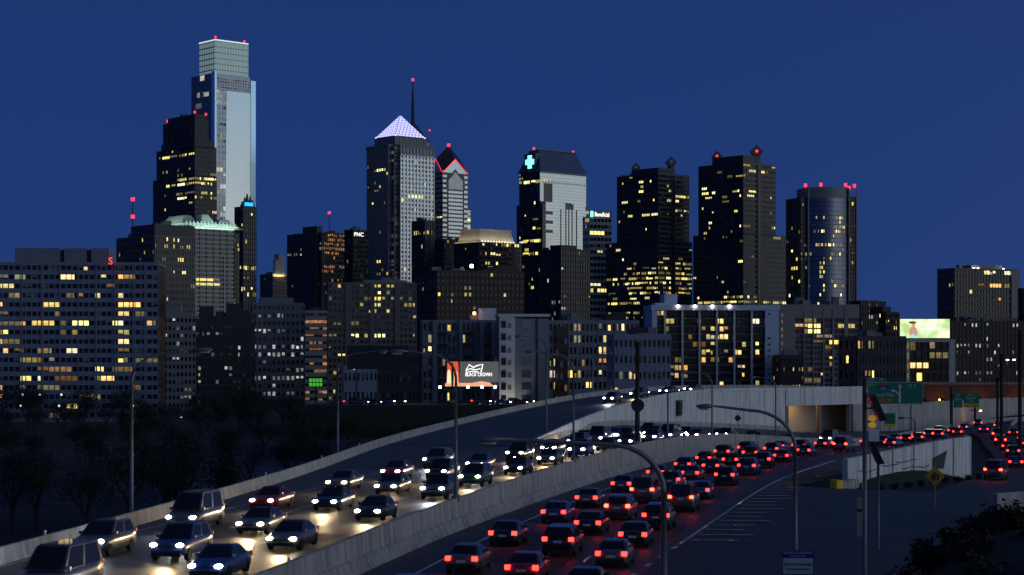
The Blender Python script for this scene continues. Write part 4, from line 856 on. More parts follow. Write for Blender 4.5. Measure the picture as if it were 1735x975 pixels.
b = Bld('apartment_tower', 'dark tower cut by the right edge of the frame', 1726, 1734, 1790, 492, 900, a=66)
b.slab('glass_dark', 'stone_black', 0, 0, b.wr, b.wl, 0, b.z(492), None, 10, 3, lit=.04); b.done()
# ---- 28 middle ground
b = Bld('hotel_block', 'grey hotel block with a regular grid of small lit windows', 420, 428, 516, 505, 1000, a=80)
b.slab('glass_dark', 'stone_grey', 0, 0, b.wr, 22, 0, b.z(518), 12, 11, 3, band=.5, pier=.45, lit=.32, pal='lit_white', reg=[(420, 500, 516, 530, .02), (440, 528, 516, 560, .45)]); b.box('attic', 'stone_grey', 4, 3, b.z(518), b.wr-6, 20, b.z(504)); b.done()
b = Bld('parking_garage', 'orange lit open parking garage strip between hotel and apartments', 514, 517, 554, 531, 900, a=82)
b.slab('glass_dark', 'stone_buff', 0, 0, b.wr, 16, 0, b.z(531), 13, 5, 2, band=.6, pier=.08, lit=.5, pal='lit_dim', R_pal='lit_orange', reg=[(514, 531, 554, 545, .2)])
b.done()
b = Bld('apartment_block', 'broad apartment block full of scattered yellow windows below the pyramid tower', 548, 556, 706, 482, 950, a=80)
b.slab('glass_dark', 'granite_brown', 0, 0, b.wr, 20, 0, b.z(482), None, 20, 4, floor=3.2, band=.46, pier=.36, lit=.13, pal='lit_yellow', reg=[(630, 490, 650, 590, .22), (693, 510, 706, 560, .5)])
for x in (588, 630, 672): b.box('pier_wall', 'granite_brown', b.lx(x)-1, -1, 0, b.lx(x)+1.4, 0, b.z(480))
b.box('penthouse', 'stone_grey', b.lx(618), 2, b.z(481), b.lx(690), 12, b.z(474)); b.clutter(2, 2, b.wr, 18, b.z(481), 4); b.done()
b = Bld('low_block', 'small grey block right of the riverside apartment slab', 268, 271, 332, 517, 800, a=84)
b.slab('glass_dark', 'stone_grey', 0, 0, b.wr, 16, 0, b.z(540), 12, 9, 3, band=.5, pier=.4, lit=.04, pal='lit_white'); b.box('upper_block', 'stone_grey', 2, 2, b.z(540), b.lx(306), 14, b.z(516)); b.done()
b = Bld('low_block', 'unlit black block in front of the striped hotel', 328, 334, 432, 523, 850, a=80)
b.slab('glass_dark', 'stone_black', 0, 0, b.wr, 18, 0, b.z(540), 13, 13, 3, band=.5, pier=.4, lit=.05, pal='lit_white', reg=[(328, 530, 432, 560, .08)])
for xa, xb2, yt in ((338, 362, 519), (366, 378, 528), (384, 410, 514), (414, 428, 532)): b.box('upper_block', 'stone_black', b.lx(xa), 2, b.z(540), b.lx(xb2), 12, b.z(yt))
b.done()
# ---- 29 near apartments above the highway
b = Bld('apartment_block', 'grey apartment row with dark balconies behind the beer billboard', 712, 716, 846, 548, 620, a=85)
zt = b.z(548); b.slab('glass_dark', 'apartment_grey', 0, 0, b.wr, 14, 0, zt, 9, 16, 3, band=.35, pier=.35, dep=.4, lit=.07, pal='lit_warm', indiv=True, reg=[(714, 550, 735, 625, .25), (755, 550, 765, 560, .8)])
for x in (733, 777, 812, 832): MB().box(b.lx(x), -1.6, 0, b.lx(x+7), 0, zt+1).obj('bay', 'apartment_grey', b.root)
for f in range(1, 9):
    for x in (741, 786, 820): MB().box(b.lx(x), -1.4, zt*f/9, b.lx(x+17), -.4, zt*f/9+1.0).obj('balcony', 'steel_dark', b.root)
MB().box(b.lx(812), 3, zt+.9, b.lx(842), 10, b.z(522)).obj('roof_house', 'panel_blue_white', b.root); MB().box(b.lx(797), 3, zt+.9, b.lx(812), 8, b.z(534)).obj('roof_house', 'apartment_grey', b.root)
b.beacon(b.lx(804), 1, b.z(531), .5, 'lamp_amber', 'roof_lamp'); b.done()
b = Bld('corner_block', 'pale corner apartment block with floodlit edge and blue glass strip', 840, 846, 930, 540, 600, a=85)
zt = b.z(540); MB().box(0, 0, 0, b.wr, 14, zt).obj('core', 'apartment_grey', b.root)
MB().box(0, -.6, 0, b.lx(872), -.01, zt+.6).obj('stair_bay', 'panel_white', b.root)
for f in range(9):
    z0 = zt*f/9+1; MB().box(b.lx(849), -.8, z0, b.lx(857), -.6, z0+2.3).obj('balcony_opening', 'glass_dark', b.root); MB().box(b.lx(860), -.75, z0, b.lx(866), -.6, z0+1.6).obj('window', 'glass_grey', b.root)
    MB().box(b.lx(884), -.12, z0, b.lx(900), -.005, z0+2.4).obj('window', 'glass_navy', b.root)
MB().box(b.lx(908), -.3, 0, b.lx(911), -.01, zt).obj('downpipe', 'steel_dark', b.root); MB().box(-.4, -.8, zt+.62, b.wr+.4, 14.3, zt+1.5).obj('roof', 'panel_white', b.root)
fl = bpy.data.lights.new('floodlight', 'SPOT'); fl.energy = 2600; fl.color = (1, .92, .66); fl.spot_size = 1.1; fl.spot_blend = .6
fo = bpy.data.objects.new('floodlight', fl); COL.objects.link(fo); fo.parent = b.root; fo.location = (b.lx(866), -7, 3); fo.rotation_euler = (math.radians(150), 0, 0)
b.done()
b = Bld('apartment_block', 'pale apartment wing with dark brown central bays behind the light poles', 926, 930, 1012, 549, 610, a=85)
zt = b.z(549); b.slab('glass_dark', 'apartment_grey', 0, 0, b.wr, 14, 0, zt, 9, 12, 3, band=.4, pier=.4, lit=.12, indiv=True, pal='lit_warm', reg=[(930, 600, 970, 650, .35)])
MB().box(b.lx(940), -1.2, 0, b.lx(962), 0, zt-1).obj('brown_bay', 'brick_brown', b.root)
for f in range(8):
    for x in (941, 949, 956): MB().box(b.lx(x), -1.3, zt*f/9+1, b.lx(x+4), -1.2, zt*f/9+3).obj('window', random.choice(['glass_dark', 'glass_grey', 'lit_warm', 'glass_dark']), b.root)
b.clutter(1, 1, b.wr, 12, zt+.9, 3, h=2.5); b.done()
b = Bld('apartment_block', 'grey apartment wing with orange windows left of the white balcony building', 1010, 1013, 1082, 549, 615, a=85)
zt = b.z(549); b.slab('glass_dark', 'apartment_grey', 0, 0, b.wr, 14, 0, zt, 9, 9, 3, band=.42, pier=.42, lit=.12, indiv=True, pal='lit_warm', reg=[(1012, 575, 1030, 650, .45)]); b.clutter(1, 1, b.wr, 12, zt+.9, 2, h=2.5); b.done()
b = Bld('low_block', 'dark flat roofed block in front of the white balcony building', 1036, 1040, 1136, 576, 560, a=85)
zt = b.z(576); b.slab('glass_dark', 'apartment_blue', 0, 0, b.wr, 12, 0, zt, 6, 12, 3, band=.55, pier=.4, lit=.10, indiv=True, pal='lit_warm', reg=[(1036, 576, 1136, 615, 0), (1062, 620, 1080, 640, .6)]); b.clutter(1, 1, b.wr, 10, zt+.9, 3, h=3); b.done()
# ---- 30 riverside sheds, signs and boards
b = Bld('boathouse', 'low riverside shed with white gable and faint sign lettering', 578, 582, 640, 628, 600, a=86)
b.slab('glass_dark', 'apartment_blue', 0, 0, b.wr, 10, 0, b.z(632), 3, 8, 2, band=.6, pier=.5, lit=.0); zz = b.z(632)+.9
b.p('gable', 'panel_white').loft([[(b.lx(594), -.3, zz), (b.lx(614), -.3, zz), (b.lx(604), -.3, b.z(616))], [(b.lx(594), 8, zz), (b.lx(614), 8, zz), (b.lx(604), 8, b.z(616))]]); b.p('gable_face', 'apartment_blue').poly([(b.lx(597), -.35, zz+.5), (b.lx(611), -.35, zz+.5), (b.lx(604), -.35, b.z(619))])
text('faint_letters', 'BOAT HOUSE', 1.6, 'stone_grey', b.root, (b.lx(600), -.8, b.z(637)), ext=.04); b.beacon(b.lx(600), -1.2, b.z(625), .28, 'dot_white', 'wall_lamp'); b.done()
q = P(640, 640, 560); bk = empty('billboard', (q.x, q.y, GZ), label='unlit black billboard back standing over the riverside sheds', category='billboard'); hw = 52*560/F; z0, z1 = P(0, 626, 560).z-GZ, P(0, 586, 560).z-GZ
MB().box(-hw, 0, z0, hw, .6, z1).obj('panel', 'stone_black', bk)
for x in (-.7, 0, .7): MB().box(hw*x-.2, .6, 0, hw*x+.2, .9, z1-.5).obj('post', 'steel_dark', bk)
b = Bld('low_block', 'dark shed with small glowing yellow sign below the black billboard', 636, 640, 712, 606, 620, a=86)
b.slab('glass_dark', 'granite_dark', 0, 0, b.wr, 10, 0, b.z(606), 4, 10, 2, band=.6, pier=.5, lit=.03); text('sign_letters', 'PARKING', 1.5, 'sign_yellow', b.root, (b.lx(672), -12.6, b.z(616.5)), ext=.05); b.done()
q = P(535, 648, 640); gs = empty('led_board', (q.x, q.y, GZ), label='small green glowing message board among the dark trees', category='sign'); zc = q.z-GZ
MB().box(-2.6, 0, zc-1.7, 2.6, .4, zc+1.7).obj('panel', 'steel_dark', gs); MB().box(-.2, .1, 0, .2, .4, zc-1.7).obj('post', 'steel_dark', gs)
for r in range(2):
    for c in range(4): MB().box(-2.3+c*1.2, -.1, zc-1.4+r*1.5, -1.35+c*1.2, 0, zc-.2+r*1.5).obj('lit_panel', 'screen_green', gs)
# beer billboard
D = 520; q = P(800, 656, D); k = D/F; br = empty('billboard', (q.x, q.y, GZ), label='lit black and red beer billboard with white crown outline beside the highway', category='billboard'); zc = q.z-GZ
X = lambda x: (x-800)*k
Z = lambda y: zc+(656-y)*k
MB().box(X(754), .05, Z(655), X(846), .8, Z(612)).obj('panel', 'stone_black', br)
for x in (765, 835): MB().box(X(x)-.25, .8, 0, X(x)+.25, 1.3, Z(620)).obj('post', 'steel_dark', br)
emis('board_grey', (.09, .09, .09), 1.); emis('board_red', (.9, .10, .04), .9); emis('board_orange', (1, .46, .26), .9); emis('board_cream', (1, .78, .42), 1.2); emis('board_white', (1, 1, .96), 1.5)
MB().quad((X(779), 0, Z(648)), (X(845), 0, Z(648)), (X(845), 0, Z(613)), (X(779), 0, Z(613))).obj('black_print', 'board_grey', br)
MB().quad((X(757), 0, Z(655)), (X(779), 0, Z(655)), (X(776), 0, Z(613)), (X(758), 0, Z(613))).obj('red_print', 'board_red', br)
for x0, x1, y0, y1 in ((757, 764.5, 652, 626), (769, 776, 652, 628)): MB().poly([(X(x0), -.03, Z(y0)), (X(x1), -.03, Z(y0)), (X(x1-1), -.03, Z(y1+4)), (X((x0+x1)/2), -.03, Z(y1)), (X(x0+1), -.03, Z(y1+4))]).obj('printed_bottle', 'board_cream', br)
MB().box(X(765), -.2, Z(655), X(768), -.05, Z(615)).obj('dark_stripe', 'stone_black', br)
MB().poly([(X(754), -.05, Z(655)), (X(837), -.05, Z(655)), (X(830), -.05, Z(648.5)), (X(815), -.05, Z(646)), (X(800), -.05, Z(649)), (X(779), -.05, Z(649)), (X(754), -.05, Z(650))]).obj('orange_band', 'board_orange', br)
cr = [(791, 635), (790, 627), (795, 618), (802, 623), (808, 620), (818, 617.5), (815, 631)]
MB().tube([(X(a), -.1, Z(c)) for a, c in cr], .16, 4).obj('crown_outline', 'board_white', br); MB().tube([(X(a), -.1, Z(c)) for a, c in ((790, 628), (797, 625), (806, 627), (814, 625))], .12, 4).obj('crown_outline', 'board_white', br); MB().tube([(X(a), -.1, Z(c)) for a, c in ((793, 631), (801, 629), (811, 631))], .12, 4).obj('crown_outline', 'board_white', br)
text('letters', 'BLACK CROWN', 1.45, 'board_white', br, (X(811), -.1, Z(635)), ext=.03, sx=.72); text('letters', 'BLACK CROWN', 1.45, 'board_white', br, (X(811.2), -.12, Z(635.2)), ext=.03, sx=.72)
for x in (746, 793, 817, 839): MB().prism([(.35*math.cos(t*1.05), .35*math.sin(t*1.05)) for t in range(6)], -.35, .35).obj('floodlight', 'lamp_white', br).location = (X(x), -1.4, Z(656))
# viaduct at the right
vz = P(0, 672, 640).z
vd = empty('railway_viaduct', (P(1560, 660, 640).x, 640, GZ), .03, label='long brown brick railway viaduct with arches behind the green signs', category='viaduct')
vl = 62; zt = P(0, 652, 640).z-GZ
MB().box(-4, 0, zt-4.2, vl, 9, zt).obj('parapet', 'brick_red', vd); MB().box(-4, -.4, zt+.02, vl, 9.4, zt+.7).obj('coping', 'stone_buff', vd); MB().box(-4, 8.2, 0, vl, 9, zt-4.2).obj('back_wall', 'brick_brown', vd)
for i in range(9):
    MB().box(-4+i*7, .1, 0, -2.2+i*7, 8, zt-4.22).obj('pier', 'brick_red', vd)
    arc = [(-2.2+i*7+2.6-2.6*math.cos(math.pi*j/8), zt-8.2+3.6*math.sin(math.pi*j/8)) for j in range(9)]
    MB().loft([[(x, y, z) for x, z in arc]+[(arc[-1][0], y, zt-4.23), (arc[0][0], y, zt-4.23)] for y in (.1, 7.9)]).obj('arch', 'brick_red', vd)
for x in (6, 20, 34, 48):
    pl = bpy.data.lights.new('arch_lamp', 'POINT'); pl.energy = 130; pl.color = (1, .30, .10); pl.shadow_soft_size = .4
    po = bpy.data.objects.new('arch_lamp', pl); COL.objects.link(po); po.parent = vd; po.location = (x, -3, 9)
    MB().prism([(.3*math.cos(t*1.05), .3*math.sin(t*1.05)) for t in range(6)], -.3, .3).obj('lamp', 'lamp_amber', vd).location = (x, -2.4, 9)
q = P(1722, 705, 560); ls = empty('lit_storefront', (q.x, q.y, GZ), label='white glowing glazed storefront at the right edge under the viaduct', category='storefront'); zc = q.z-GZ
for x0, x1 in ((-3.4, -.3), (1.2, 2.2), (2.5, 3.4), (3.8, 5.2), (5.6, 7.5)): MB().box(x0, 0, zc-3.4, x1, .3, zc+2.2).obj('pane', 'lit_white' if x0 > 0 else 'board_white', ls)
MB().box(-4, .35, 0, 8, 6, zc+2.8).obj('shell', 'stone_black', ls)
# ================================================================ VEHICLES, POLES, SIGNS
for nm, c in (('silver', (.42, .43, .45)), ('white', (.70, .70, .69)), ('black', (.012, .012, .014)), ('dark_grey', (.08, .083, .09)), ('blue', (.02, .05, .17)), ('red', (.22, .015, .015)), ('beige', (.30, .26, .20)), ('green', (.02, .08, .05))):
    mm = mat('paint_'+nm, c, .28, .25 if nm == 'silver' else .0, var=.06, scale=1)
    mm.node_tree.nodes['Principled BSDF'].inputs['Coat Weight'].default_value = .7
mat('car_glass', (.012, .013, .015), .06, var=.1); mat('tyre', (.018, .018, .018), .9, var=.2); mat('rim', (.35, .35, .36), .35, .8, var=.1); mat('car_trim', (.02, .02, .02), .6, var=.1); mat('plate', (.65, .66, .62), .5, var=.05)
emis('headlamp', (1, .86, .56), 40, True); emis('headlamp_cool', (.88, .95, 1), 40, True); emis('tail_lamp', (1, .022, .014), 9, True); emis('brake_lamp', (1, .035, .015), 18, True); emis('side_lamp', (1, .35, .05), 4); emis('tail_off', (.25, .005, .005), .35)
mat('lamp_off', (.5, .5, .52), .15, var=.1)
def ring(x, hw, z0, z1, r, taper=0):
    """rounded section of a car body at station x"""
    h = hw-taper
    return [(x, -hw+r*.5, z0), (x, hw-r*.5, z0), (x, hw, z0+r), (x, hw, z0+(z1-z0)*.55), (x, h, z1-r*.6), (x, h-r, z1), (x, -h+r, z1), (x, -h, z1-r*.6), (x, -hw, z0+(z1-z0)*.55), (x, -hw, z0+r)]
def wheel_mesh():
    n = 16; R, w = .33, .11
    t = MB().loft([[(R*f*math.cos(2*math.pi*i/n), y, R*f*math.sin(2*math.pi*i/n)) for i in range(n)] for y, f in ((-w, .62), (-w, .93), (-w*.6, 1), (w*.6, 1), (w, .93), (w, .62))])
    r = MB()
    for sgn in (-1, 1):
        r.poly([(R*.62*math.cos(2*math.pi*i/n), sgn*(w-.03), R*.62*math.sin(2*math.pi*i/n)) for i in range(n)])
        for s in range(5):
            a = 2*math.pi*s/5; c, d = math.cos(a), math.sin(a); r.poly([(.05*-d, sgn*w*.95, .05*c), (R*.6*c-.03*d, sgn*w*.85, R*.6*d+.03*c), (R*.6*c+.03*d, sgn*w*.85, R*.6*d-.03*c), (.05*d, sgn*w*.95, -.05*c)])
    return t.mesh('tyre', 'tyre'), r.mesh('rim', 'rim')
TY, RI = wheel_mesh()
STY = {  # body stations (x, half width, z0, z1), cabin outline, wheel positions, length
 'sedan': dict(b=[(-2.30, .70, .42, .66, .08), (-2.22, .82, .28, .86, .12), (-1.75, .88, .22, .98, .12), (-1.0, .90, .20, .98, .10), (.9, .90, .20, .94, .10), (1.55, .88, .22, .84, .12), (2.15, .80, .26, .72, .12), (2.32, .66, .36, .58, .08)], c=[(-1.65, .97), (-.95, 1.40), (.05, 1.44), (.95, .95)], wx=(-1.35, 1.40), f=2.24, r=-2.24, hz=.66, tz=.80),
 'suv': dict(b=[(-2.35, .76, .50, .82, .08), (-2.28, .88, .34, 1.10, .10), (-1.8, .93, .28, 1.14, .10), (.9, .93, .28, 1.08, .10), (1.6, .92, .30, 1.02, .12), (2.2, .86, .34, .92, .12), (2.36, .72, .44, .74, .08)], c=[(-2.20, 1.12), (-1.95, 1.68), (.15, 1.74), (1.10, 1.07)], wx=(-1.42, 1.45), f=2.29, r=-2.31, hz=.84, tz=1.02),
 'van': dict(b=[(-2.55, .86, .45, 1.0, .08), (-2.5, .95, .34, 1.25, .1), (-1.8, .98, .30, 1.25, .1), (1.2, .98, .30, 1.20, .1), (1.9, .96, .30, 1.08, .12), (2.5, .88, .34, .92, .14), (2.66, .76, .44, .74, .08)], c=[(-2.50, 1.22), (-2.42, 2.12), (.75, 2.18), (1.70, 1.16)], wx=(-1.6, 1.6), f=2.58, r=-2.53, hz=.82, tz=1.15)}
def make_vehicle(style, paint, toward):
    s = STY[style]; root = empty({'sedan': 'sedan_car', 'suv': 'sport_utility_car', 'van': 'delivery_van'}[style], (0, 0, 0))
    MB().loft([ring(x, hw, z0, z1, r, .03) for x, hw, z0, z1, r in s['b']]).obj('body', 'paint_'+paint, root, True)
    c = s['c']; hw = s['b'][2][1]; zb = c[0][1]-.06
    lo, hi = hw-.05, hw-.24
    def sec(x, z, w): return [(x, -w, z), (x, w, z)]
    # glasshouse (dark) and painted roof with pillars
    A = [(c[0][0], -lo, zb), (c[0][0], lo, zb), (c[3][0], lo, zb), (c[3][0], -lo, zb)]; Bq_ = [(c[1][0], -hi, c[1][1]-.05), (c[1][0], hi, c[1][1]-.05), (c[2][0], hi, c[2][1]-.05), (c[2][0], -hi, c[2][1]-.05)]
    def ins(a, b_, c_, d, k, o): 
        m = (Vector(a)+Vector(b_)+Vector(c_)+Vector(d))/4; return [m+(Vector(q)-m)*k+Vector(o) for q in (a, b_, c_, d)]
    MB().loft([A, Bq_]).obj('pillars', 'paint_'+paint, root)
    MB().poly(ins(A[3], A[2], Bq_[2], Bq_[3], .90, (.03, 0, .02))).obj('windscreen', 'car_glass', root)
    MB().poly(ins(A[1], A[0], Bq_[0], Bq_[1], .86, (-.03, 0, .02))).obj('rear_window', 'car_glass', root)
    for a, b_, c_, d, y in ((A[2], A[1], Bq_[1], Bq_[2], .02), (A[0], A[3], Bq_[3], Bq_[0], -.02)):
        m0 = [Vector(q) for q in (a, b_, c_, d)]
        for f0, f1 in ((.06, .48), (.52, .94)):
            if style == 'van' and f0 > .3 and not toward: pass
            q = [m0[0].lerp(m0[1], f0), m0[0].lerp(m0[1], f1), m0[3].lerp(m0[2], f1), m0[3].lerp(m0[2], f0)]; mm_ = sum(q, Vector())/4
            MB().poly([mm_+(w_-mm_)*Vector((1, 1, .84)) if False else mm_+(w_-mm_)*.9+Vector((0, y, 0)) for w_ in q]).obj('side_window', 'car_glass', root)
    MB().loft([[(c[1][0]-.05, -hi, c[1][1]-.07), (c[1][0]-.05, hi, c[1][1]-.07), (c[1][0]+.05, hi-.08, c[1][1]), (c[1][0]+.05, -hi+.08, c[1][1])], [(c[2][0]-.1, -hi, c[2][1]-.07), (c[2][0]-.1, hi, c[2][1]-.07), (c[2][0]-.15, hi-.08, c[2][1]), (c[2][0]-.15, -hi+.08, c[2][1])]]).obj('roof', 'paint_'+paint, root)
    for x in s['wx']:
        for y in (-1, 1):
            w = empty('wheel', (x, y*(hw-.09), .33), 0, root)
            for me in (TY, RI): o = bpy.data.objects.new(me.name, me); COL.objects.link(o); o.parent = w
    fx, rx = s['f'], s['r']
    hl = random.choice(['headlamp', 'headlamp', 'headlamp_cool']) if toward else 'lamp_off'; tl = 'tail_off' if toward else random.choice(['tail_lamp', 'tail_lamp', 'brake_lamp'])
    for y in (-1, 1):
        yc = y*(hw-.25); z = s['hz']
        el_ = lambda x_, a_, b2: [(x_-.04*math.sin(t*.6283), yc+a_*math.cos(t*.6283), z+b2*math.sin(t*.6283)) for t in range(10)]
        MB().loft([el_(fx-.12, .19, .10), el_(fx+.03, .18, .09), el_(fx+.07, .12, .06)]).obj('headlight', hl, root)
        z = s['tz']; yc = y*(hw-.18)
        MB().loft([[(rx-.09, yc-.13, z-.10), (rx-.09, yc+.13, z-.10), (rx-.09, yc+.13, z+.10), (rx-.09, yc-.13, z+.10)], [(rx+.15, yc-.15, z-.12), (rx+.15, yc+.15, z-.12), (rx+.15, yc+.15, z+.12), (rx+.15, yc-.15, z+.12)]]).obj('tail_light', tl, root)
        MB().box(c[3][0]-.35, y*(hw+.02)-.09, zb+.02, c[3][0]-.2, y*(hw+.02)+.09, zb+.17).obj('mirror', 'paint_'+paint, root)
    MB().box(fx+.02, -.45, s['hz']-.2, fx+.06, .45, s['hz']-.02).obj('grille', 'car_trim', root); MB().box(fx-.02, -hw+.15, .28, fx+.09, hw-.15, .44).obj('bumper', 'car_trim', root)
    MB().box(rx-.10, -hw+.14, .36, rx+.02, hw-.14, .52).obj('bumper', 'car_trim', root); MB().box(rx-.1, -.24, s['tz']-.2, rx-.06, .24, s['tz']-.07).obj('number_plate', 'plate', root)
    if toward:
        l = bpy.data.lights.new('beam', 'SPOT'); l.energy = BEAM; l.color = (1, .70, .36) if hl == 'headlamp' else (.9, .95, 1); l.spot_size = math.radians(90); l.spot_blend = 1.; l.shadow_soft_size = .25
        o = bpy.data.objects.new('beam', l); COL.objects.link(o); o.parent = root; o.location = (fx+.25, 0, s['hz']); o.rotation_euler = Vector((1, 0, -.07)).to_track_quat('-Z', 'Y').to_euler(); o.scale = (1.5, .38, 1)
    return root
BEAM = 900
PAL = [('sedan', 'dark_grey'), ('suv', 'black'), ('sedan', 'dark_grey'), ('suv', 'dark_grey'), ('sedan', 'black'), ('sedan', 'blue'), ('suv', 'blue'), ('sedan', 'red'), ('sedan', 'black'), ('suv', 'green'), ('van', 'dark_grey'), ('suv', 'black')]
KIND = {'sedan': 'sedan', 'suv': 'sport utility car', 'van': 'delivery van'}
PROTO = {}
VSC = 1.06
def put(style, paint, pos, dirv, toward, label, group):
    key = (style, paint, toward)
    if key not in PROTO: PROTO[key] = make_vehicle(style, paint, toward); o = PROTO[key]
    else: o = copy_tree(PROTO[key])
    o.location = pos; hd = dirv.normalized()*(-1 if toward else 1)
    o.rotation_euler = (0, -math.asin(max(-.2, min(.2, hd.z))), math.atan2(hd.y, hd.x)); o.scale = (VSC, VSC, VSC)
    o['label'] = label; o['category'] = 'van' if style == 'van' else 'car'; o['group'] = group
used = {}
ORD = ['nearest', 'second', 'third', 'fourth', 'fifth', 'sixth', 'seventh', 'eighth', 'ninth', 'tenth', 'eleventh', 'twelfth', 'thirteenth', 'fourteenth', 'fifteenth', 'sixteenth', 'seventeenth', 'eighteenth', 'nineteenth', 'twentieth']
def traffic(line, y_list, toward, lane, group, seed):
    rnd = random.Random(seed); c = crv(line, 1200); c2 = []
    L_ = [0]
    for i in range(1, len(c)): L_.append(L_[-1]+(c[i]-c[i-1]).length)
    for n_, y in enumerate(y_list):
        i = min(range(len(c)), key=lambda j: abs(c[j].y-y)); d = c[min(i+4, len(c)-1)]-c[max(i-4, 0)]
        st, pt = PAL[(seed*5+n_*7+rnd.randrange(3)) % len(PAL)]
        lab = f"{pt.replace('_', ' ')} {KIND[st]}, {ORD[n_]} in the {lane}"
        put(st, pt, c[i]+side(c, i)*rnd.uniform(-.25, .25)+Vector((0, 0, .005)), d, toward, lab, group)
gi = 'oncoming vehicles with headlights on'; go = 'receding vehicles with red tail lights on'
def road_lane(d): return [p for p in [a+(b_-a)*(d/max(1, (b_-a).length)) for a, b_ in zip(nearM, nearL)]]
full = lambda d: road_lane(d)[:-1]+[p for p in off(cmM, -d)]
traffic(full(4.0), [91, 104, 122, 140, 153, 168, 183, 197, 210, 222, 236, 247, 258, 270, 282, 296, 310], True, 'inbound median lane', gi, 1)
traffic(full(8.8), [84, 99, 113, 130, 145, 160, 174, 190, 204, 216, 229, 243, 256, 268, 281, 295], True, 'middle inbound lane', gi, 2)
traffic(road_lane(13.6), [101, 116, 131, 149, 163, 178], True, 'outer inbound lane', gi, 3)
traffic(off(cmM, -13.2), [240, 254, 268, 284], True, 'outer lane below the white wall', gi, 4)
rl = crv(rampL, 70); rq = crv(rampR, 70)
traffic([a.lerp(b_, .62) for a, b_ in zip(rl, rq)], [318, 330, 341, 349], True, 'flyover ramp', gi, 5)
traffic(redoff(6.0), [88, 103, 118, 135, 150, 168, 187, 203, 218, 232, 246, 262, 281, 300, 322, 345, 370, 396], False, 'outbound median lane', go, 6)
traffic(redoff(10.0), [85, 99, 112, 126, 138, 155, 171, 186, 200, 214, 229, 243, 258, 276, 296, 318, 343, 372], False, 'middle outbound lane', go, 7)
traffic(redoff(14.2), [92, 106, 118, 130, 146, 160, 179, 196, 211, 226, 244, 263, 287, 311, 337, 362], False, 'outbound lane beside the hatching', go, 8)
traffic(off(SR, .2), [206, 240, 272, 296, 318, 345, 380, 415], False, 'inner lane of the exit ramp', go, 9)
traffic(off(SR, 4.2), [222, 262, 308, 332, 362, 398], False, 'outer lane of the exit ramp', go, 10)
# far cross street at the river, seen as a row of headlights
for n_, x in enumerate([570, 600, 612, 622, 634, 645, 655, 672, 752, 770, 786, 800, 818, 834, 852, 866, 880, 892]):
    q = P(x, 681, 566); put(*PAL[n_ % 9], Vector((q.x, 566+(n_ % 2)*6, -4.5)), Vector((-1, .05, 0)) if n_ else Vector((-1, 0, 0)), n_ % 5 != 0, f"far vehicle on the riverside street, {ORD[n_]} from the left", 'far vehicles on the riverside street')
MB().box(-62, 560, -4.8, 40, 580, -4.52).obj('riverside_street', 'asphalt', kind='structure'); MB().prism([(-70, 548), (48, 548), (48, 584), (-70, 584)], GZ, -4.81, [(-64, 559), (42, 559), (42, 581), (-64, 581)]).obj('street_bank', 'grass', kind='structure')
# ---- street lights
def arm_light(label, base, h, reach, name='street_light', r=.16):
    o = empty(name, base, label=label, category='street light', group='highway street lights')
    s = 1 if reach > 0 else -1; R_ = min(abs(reach)*.55, h*.3)
    MB().tube([(0, 0, -.5), (0, 0, h-R_)], [r, r*.75], 10).obj('pole', 'steel_pole', o, True)
    pts = [(s*R_*(1-math.cos(t)), 0, h-R_+R_*.86*math.sin(t)) for t in [math.pi/2*i/8 for i in range(9)]]
    pts += [(s*(R_+(abs(reach)-R_)*i/5), 0, h-R_+R_*.86+.10*i/5*R_) for i in range(1, 6)]
    MB().tube(pts, [r*.75*(1-.45*i/13) for i in range(14)], 8).obj('arm', 'steel_pole', o, True)
    x, _, z = pts[-1]; n = 10
    MB().loft([[(x+s*f*1.0, w*math.cos(2*math.pi*i/n), z-.02+hh*math.sin(2*math.pi*i/n)) for i in range(n)] for f, w, hh in ((-.1, .06, .05), (.12, .16, .12), (.45, .24, .16), (.85, .2, .12), (1.05, .06, .04))]).obj('lamp_head', 'steel_pole', o, True)
    MB().loft([[(x+s*f, w*math.cos(2*math.pi*i/n), z-.1-.12*hh+.06*math.sin(2*math.pi*i/n)) for i in range(n)] for f, w, hh in ((.18, .08, .6), (.4, .19, 1), (.75, .15, .8), (.88, .05, .5))]).obj('lens', 'lamp_off', o, True)
    MB().prism([(.28*math.cos(t*.785), .28*math.sin(t*.785)) for t in range(8)], -.3, .12).obj('base_plate', 'concrete_dark', o)
    return o
arm_light('tall curved lamp post nearest, its arm sweeping left over the red lanes', (7.05, 85, -1.35), 8.5, -7.6, r=.19)
arm_light('curved lamp post above the hatched strip, arm in front of the white wall', (17.8, 115, -1.65), 9.5, -5.2, r=.17)
def mpole(x, label, reach=-3, i_=None, tall=None):
    i = min(range(NM), key=lambda j: abs(CX+M[j].x*F/M[j].y-x)); p = M[i]+Vector((.02, 0, .95)); arm_light(label, p, tall or (CZ+.3-p.z), reach, r=.13)
mpole(767, 'median lamp post nearest the camera, rising from the stained wall', -3.6)
mpole(975, 'median lamp post second along the stained wall', -3.6); mpole(1133, 'median lamp post where the wall begins to bend', -3.5, tall=8.2); mpole(1207, 'median lamp post in front of the white wall niche', -3.5, tall=8.6); mpole(1320, 'median lamp post left of the lit underpass', -3, tall=9.)
def bpole(x, label, reach=4.2):
    i = min(range(NM), key=lambda j: abs(CX+LB[j].x*F/LB[j].y-x)); p = LB[i]+Vector((-.5, 0, -.2)); arm_light(label, p, CZ+.4-p.z, reach, r=.14)
bpole(237, 'left verge lamp post nearest the camera behind the roadside barrier'); bpole(577, 'left verge lamp post further along the roadside barrier'); bpole(1012, 'lamp post behind the rising ramp parapet', 3)
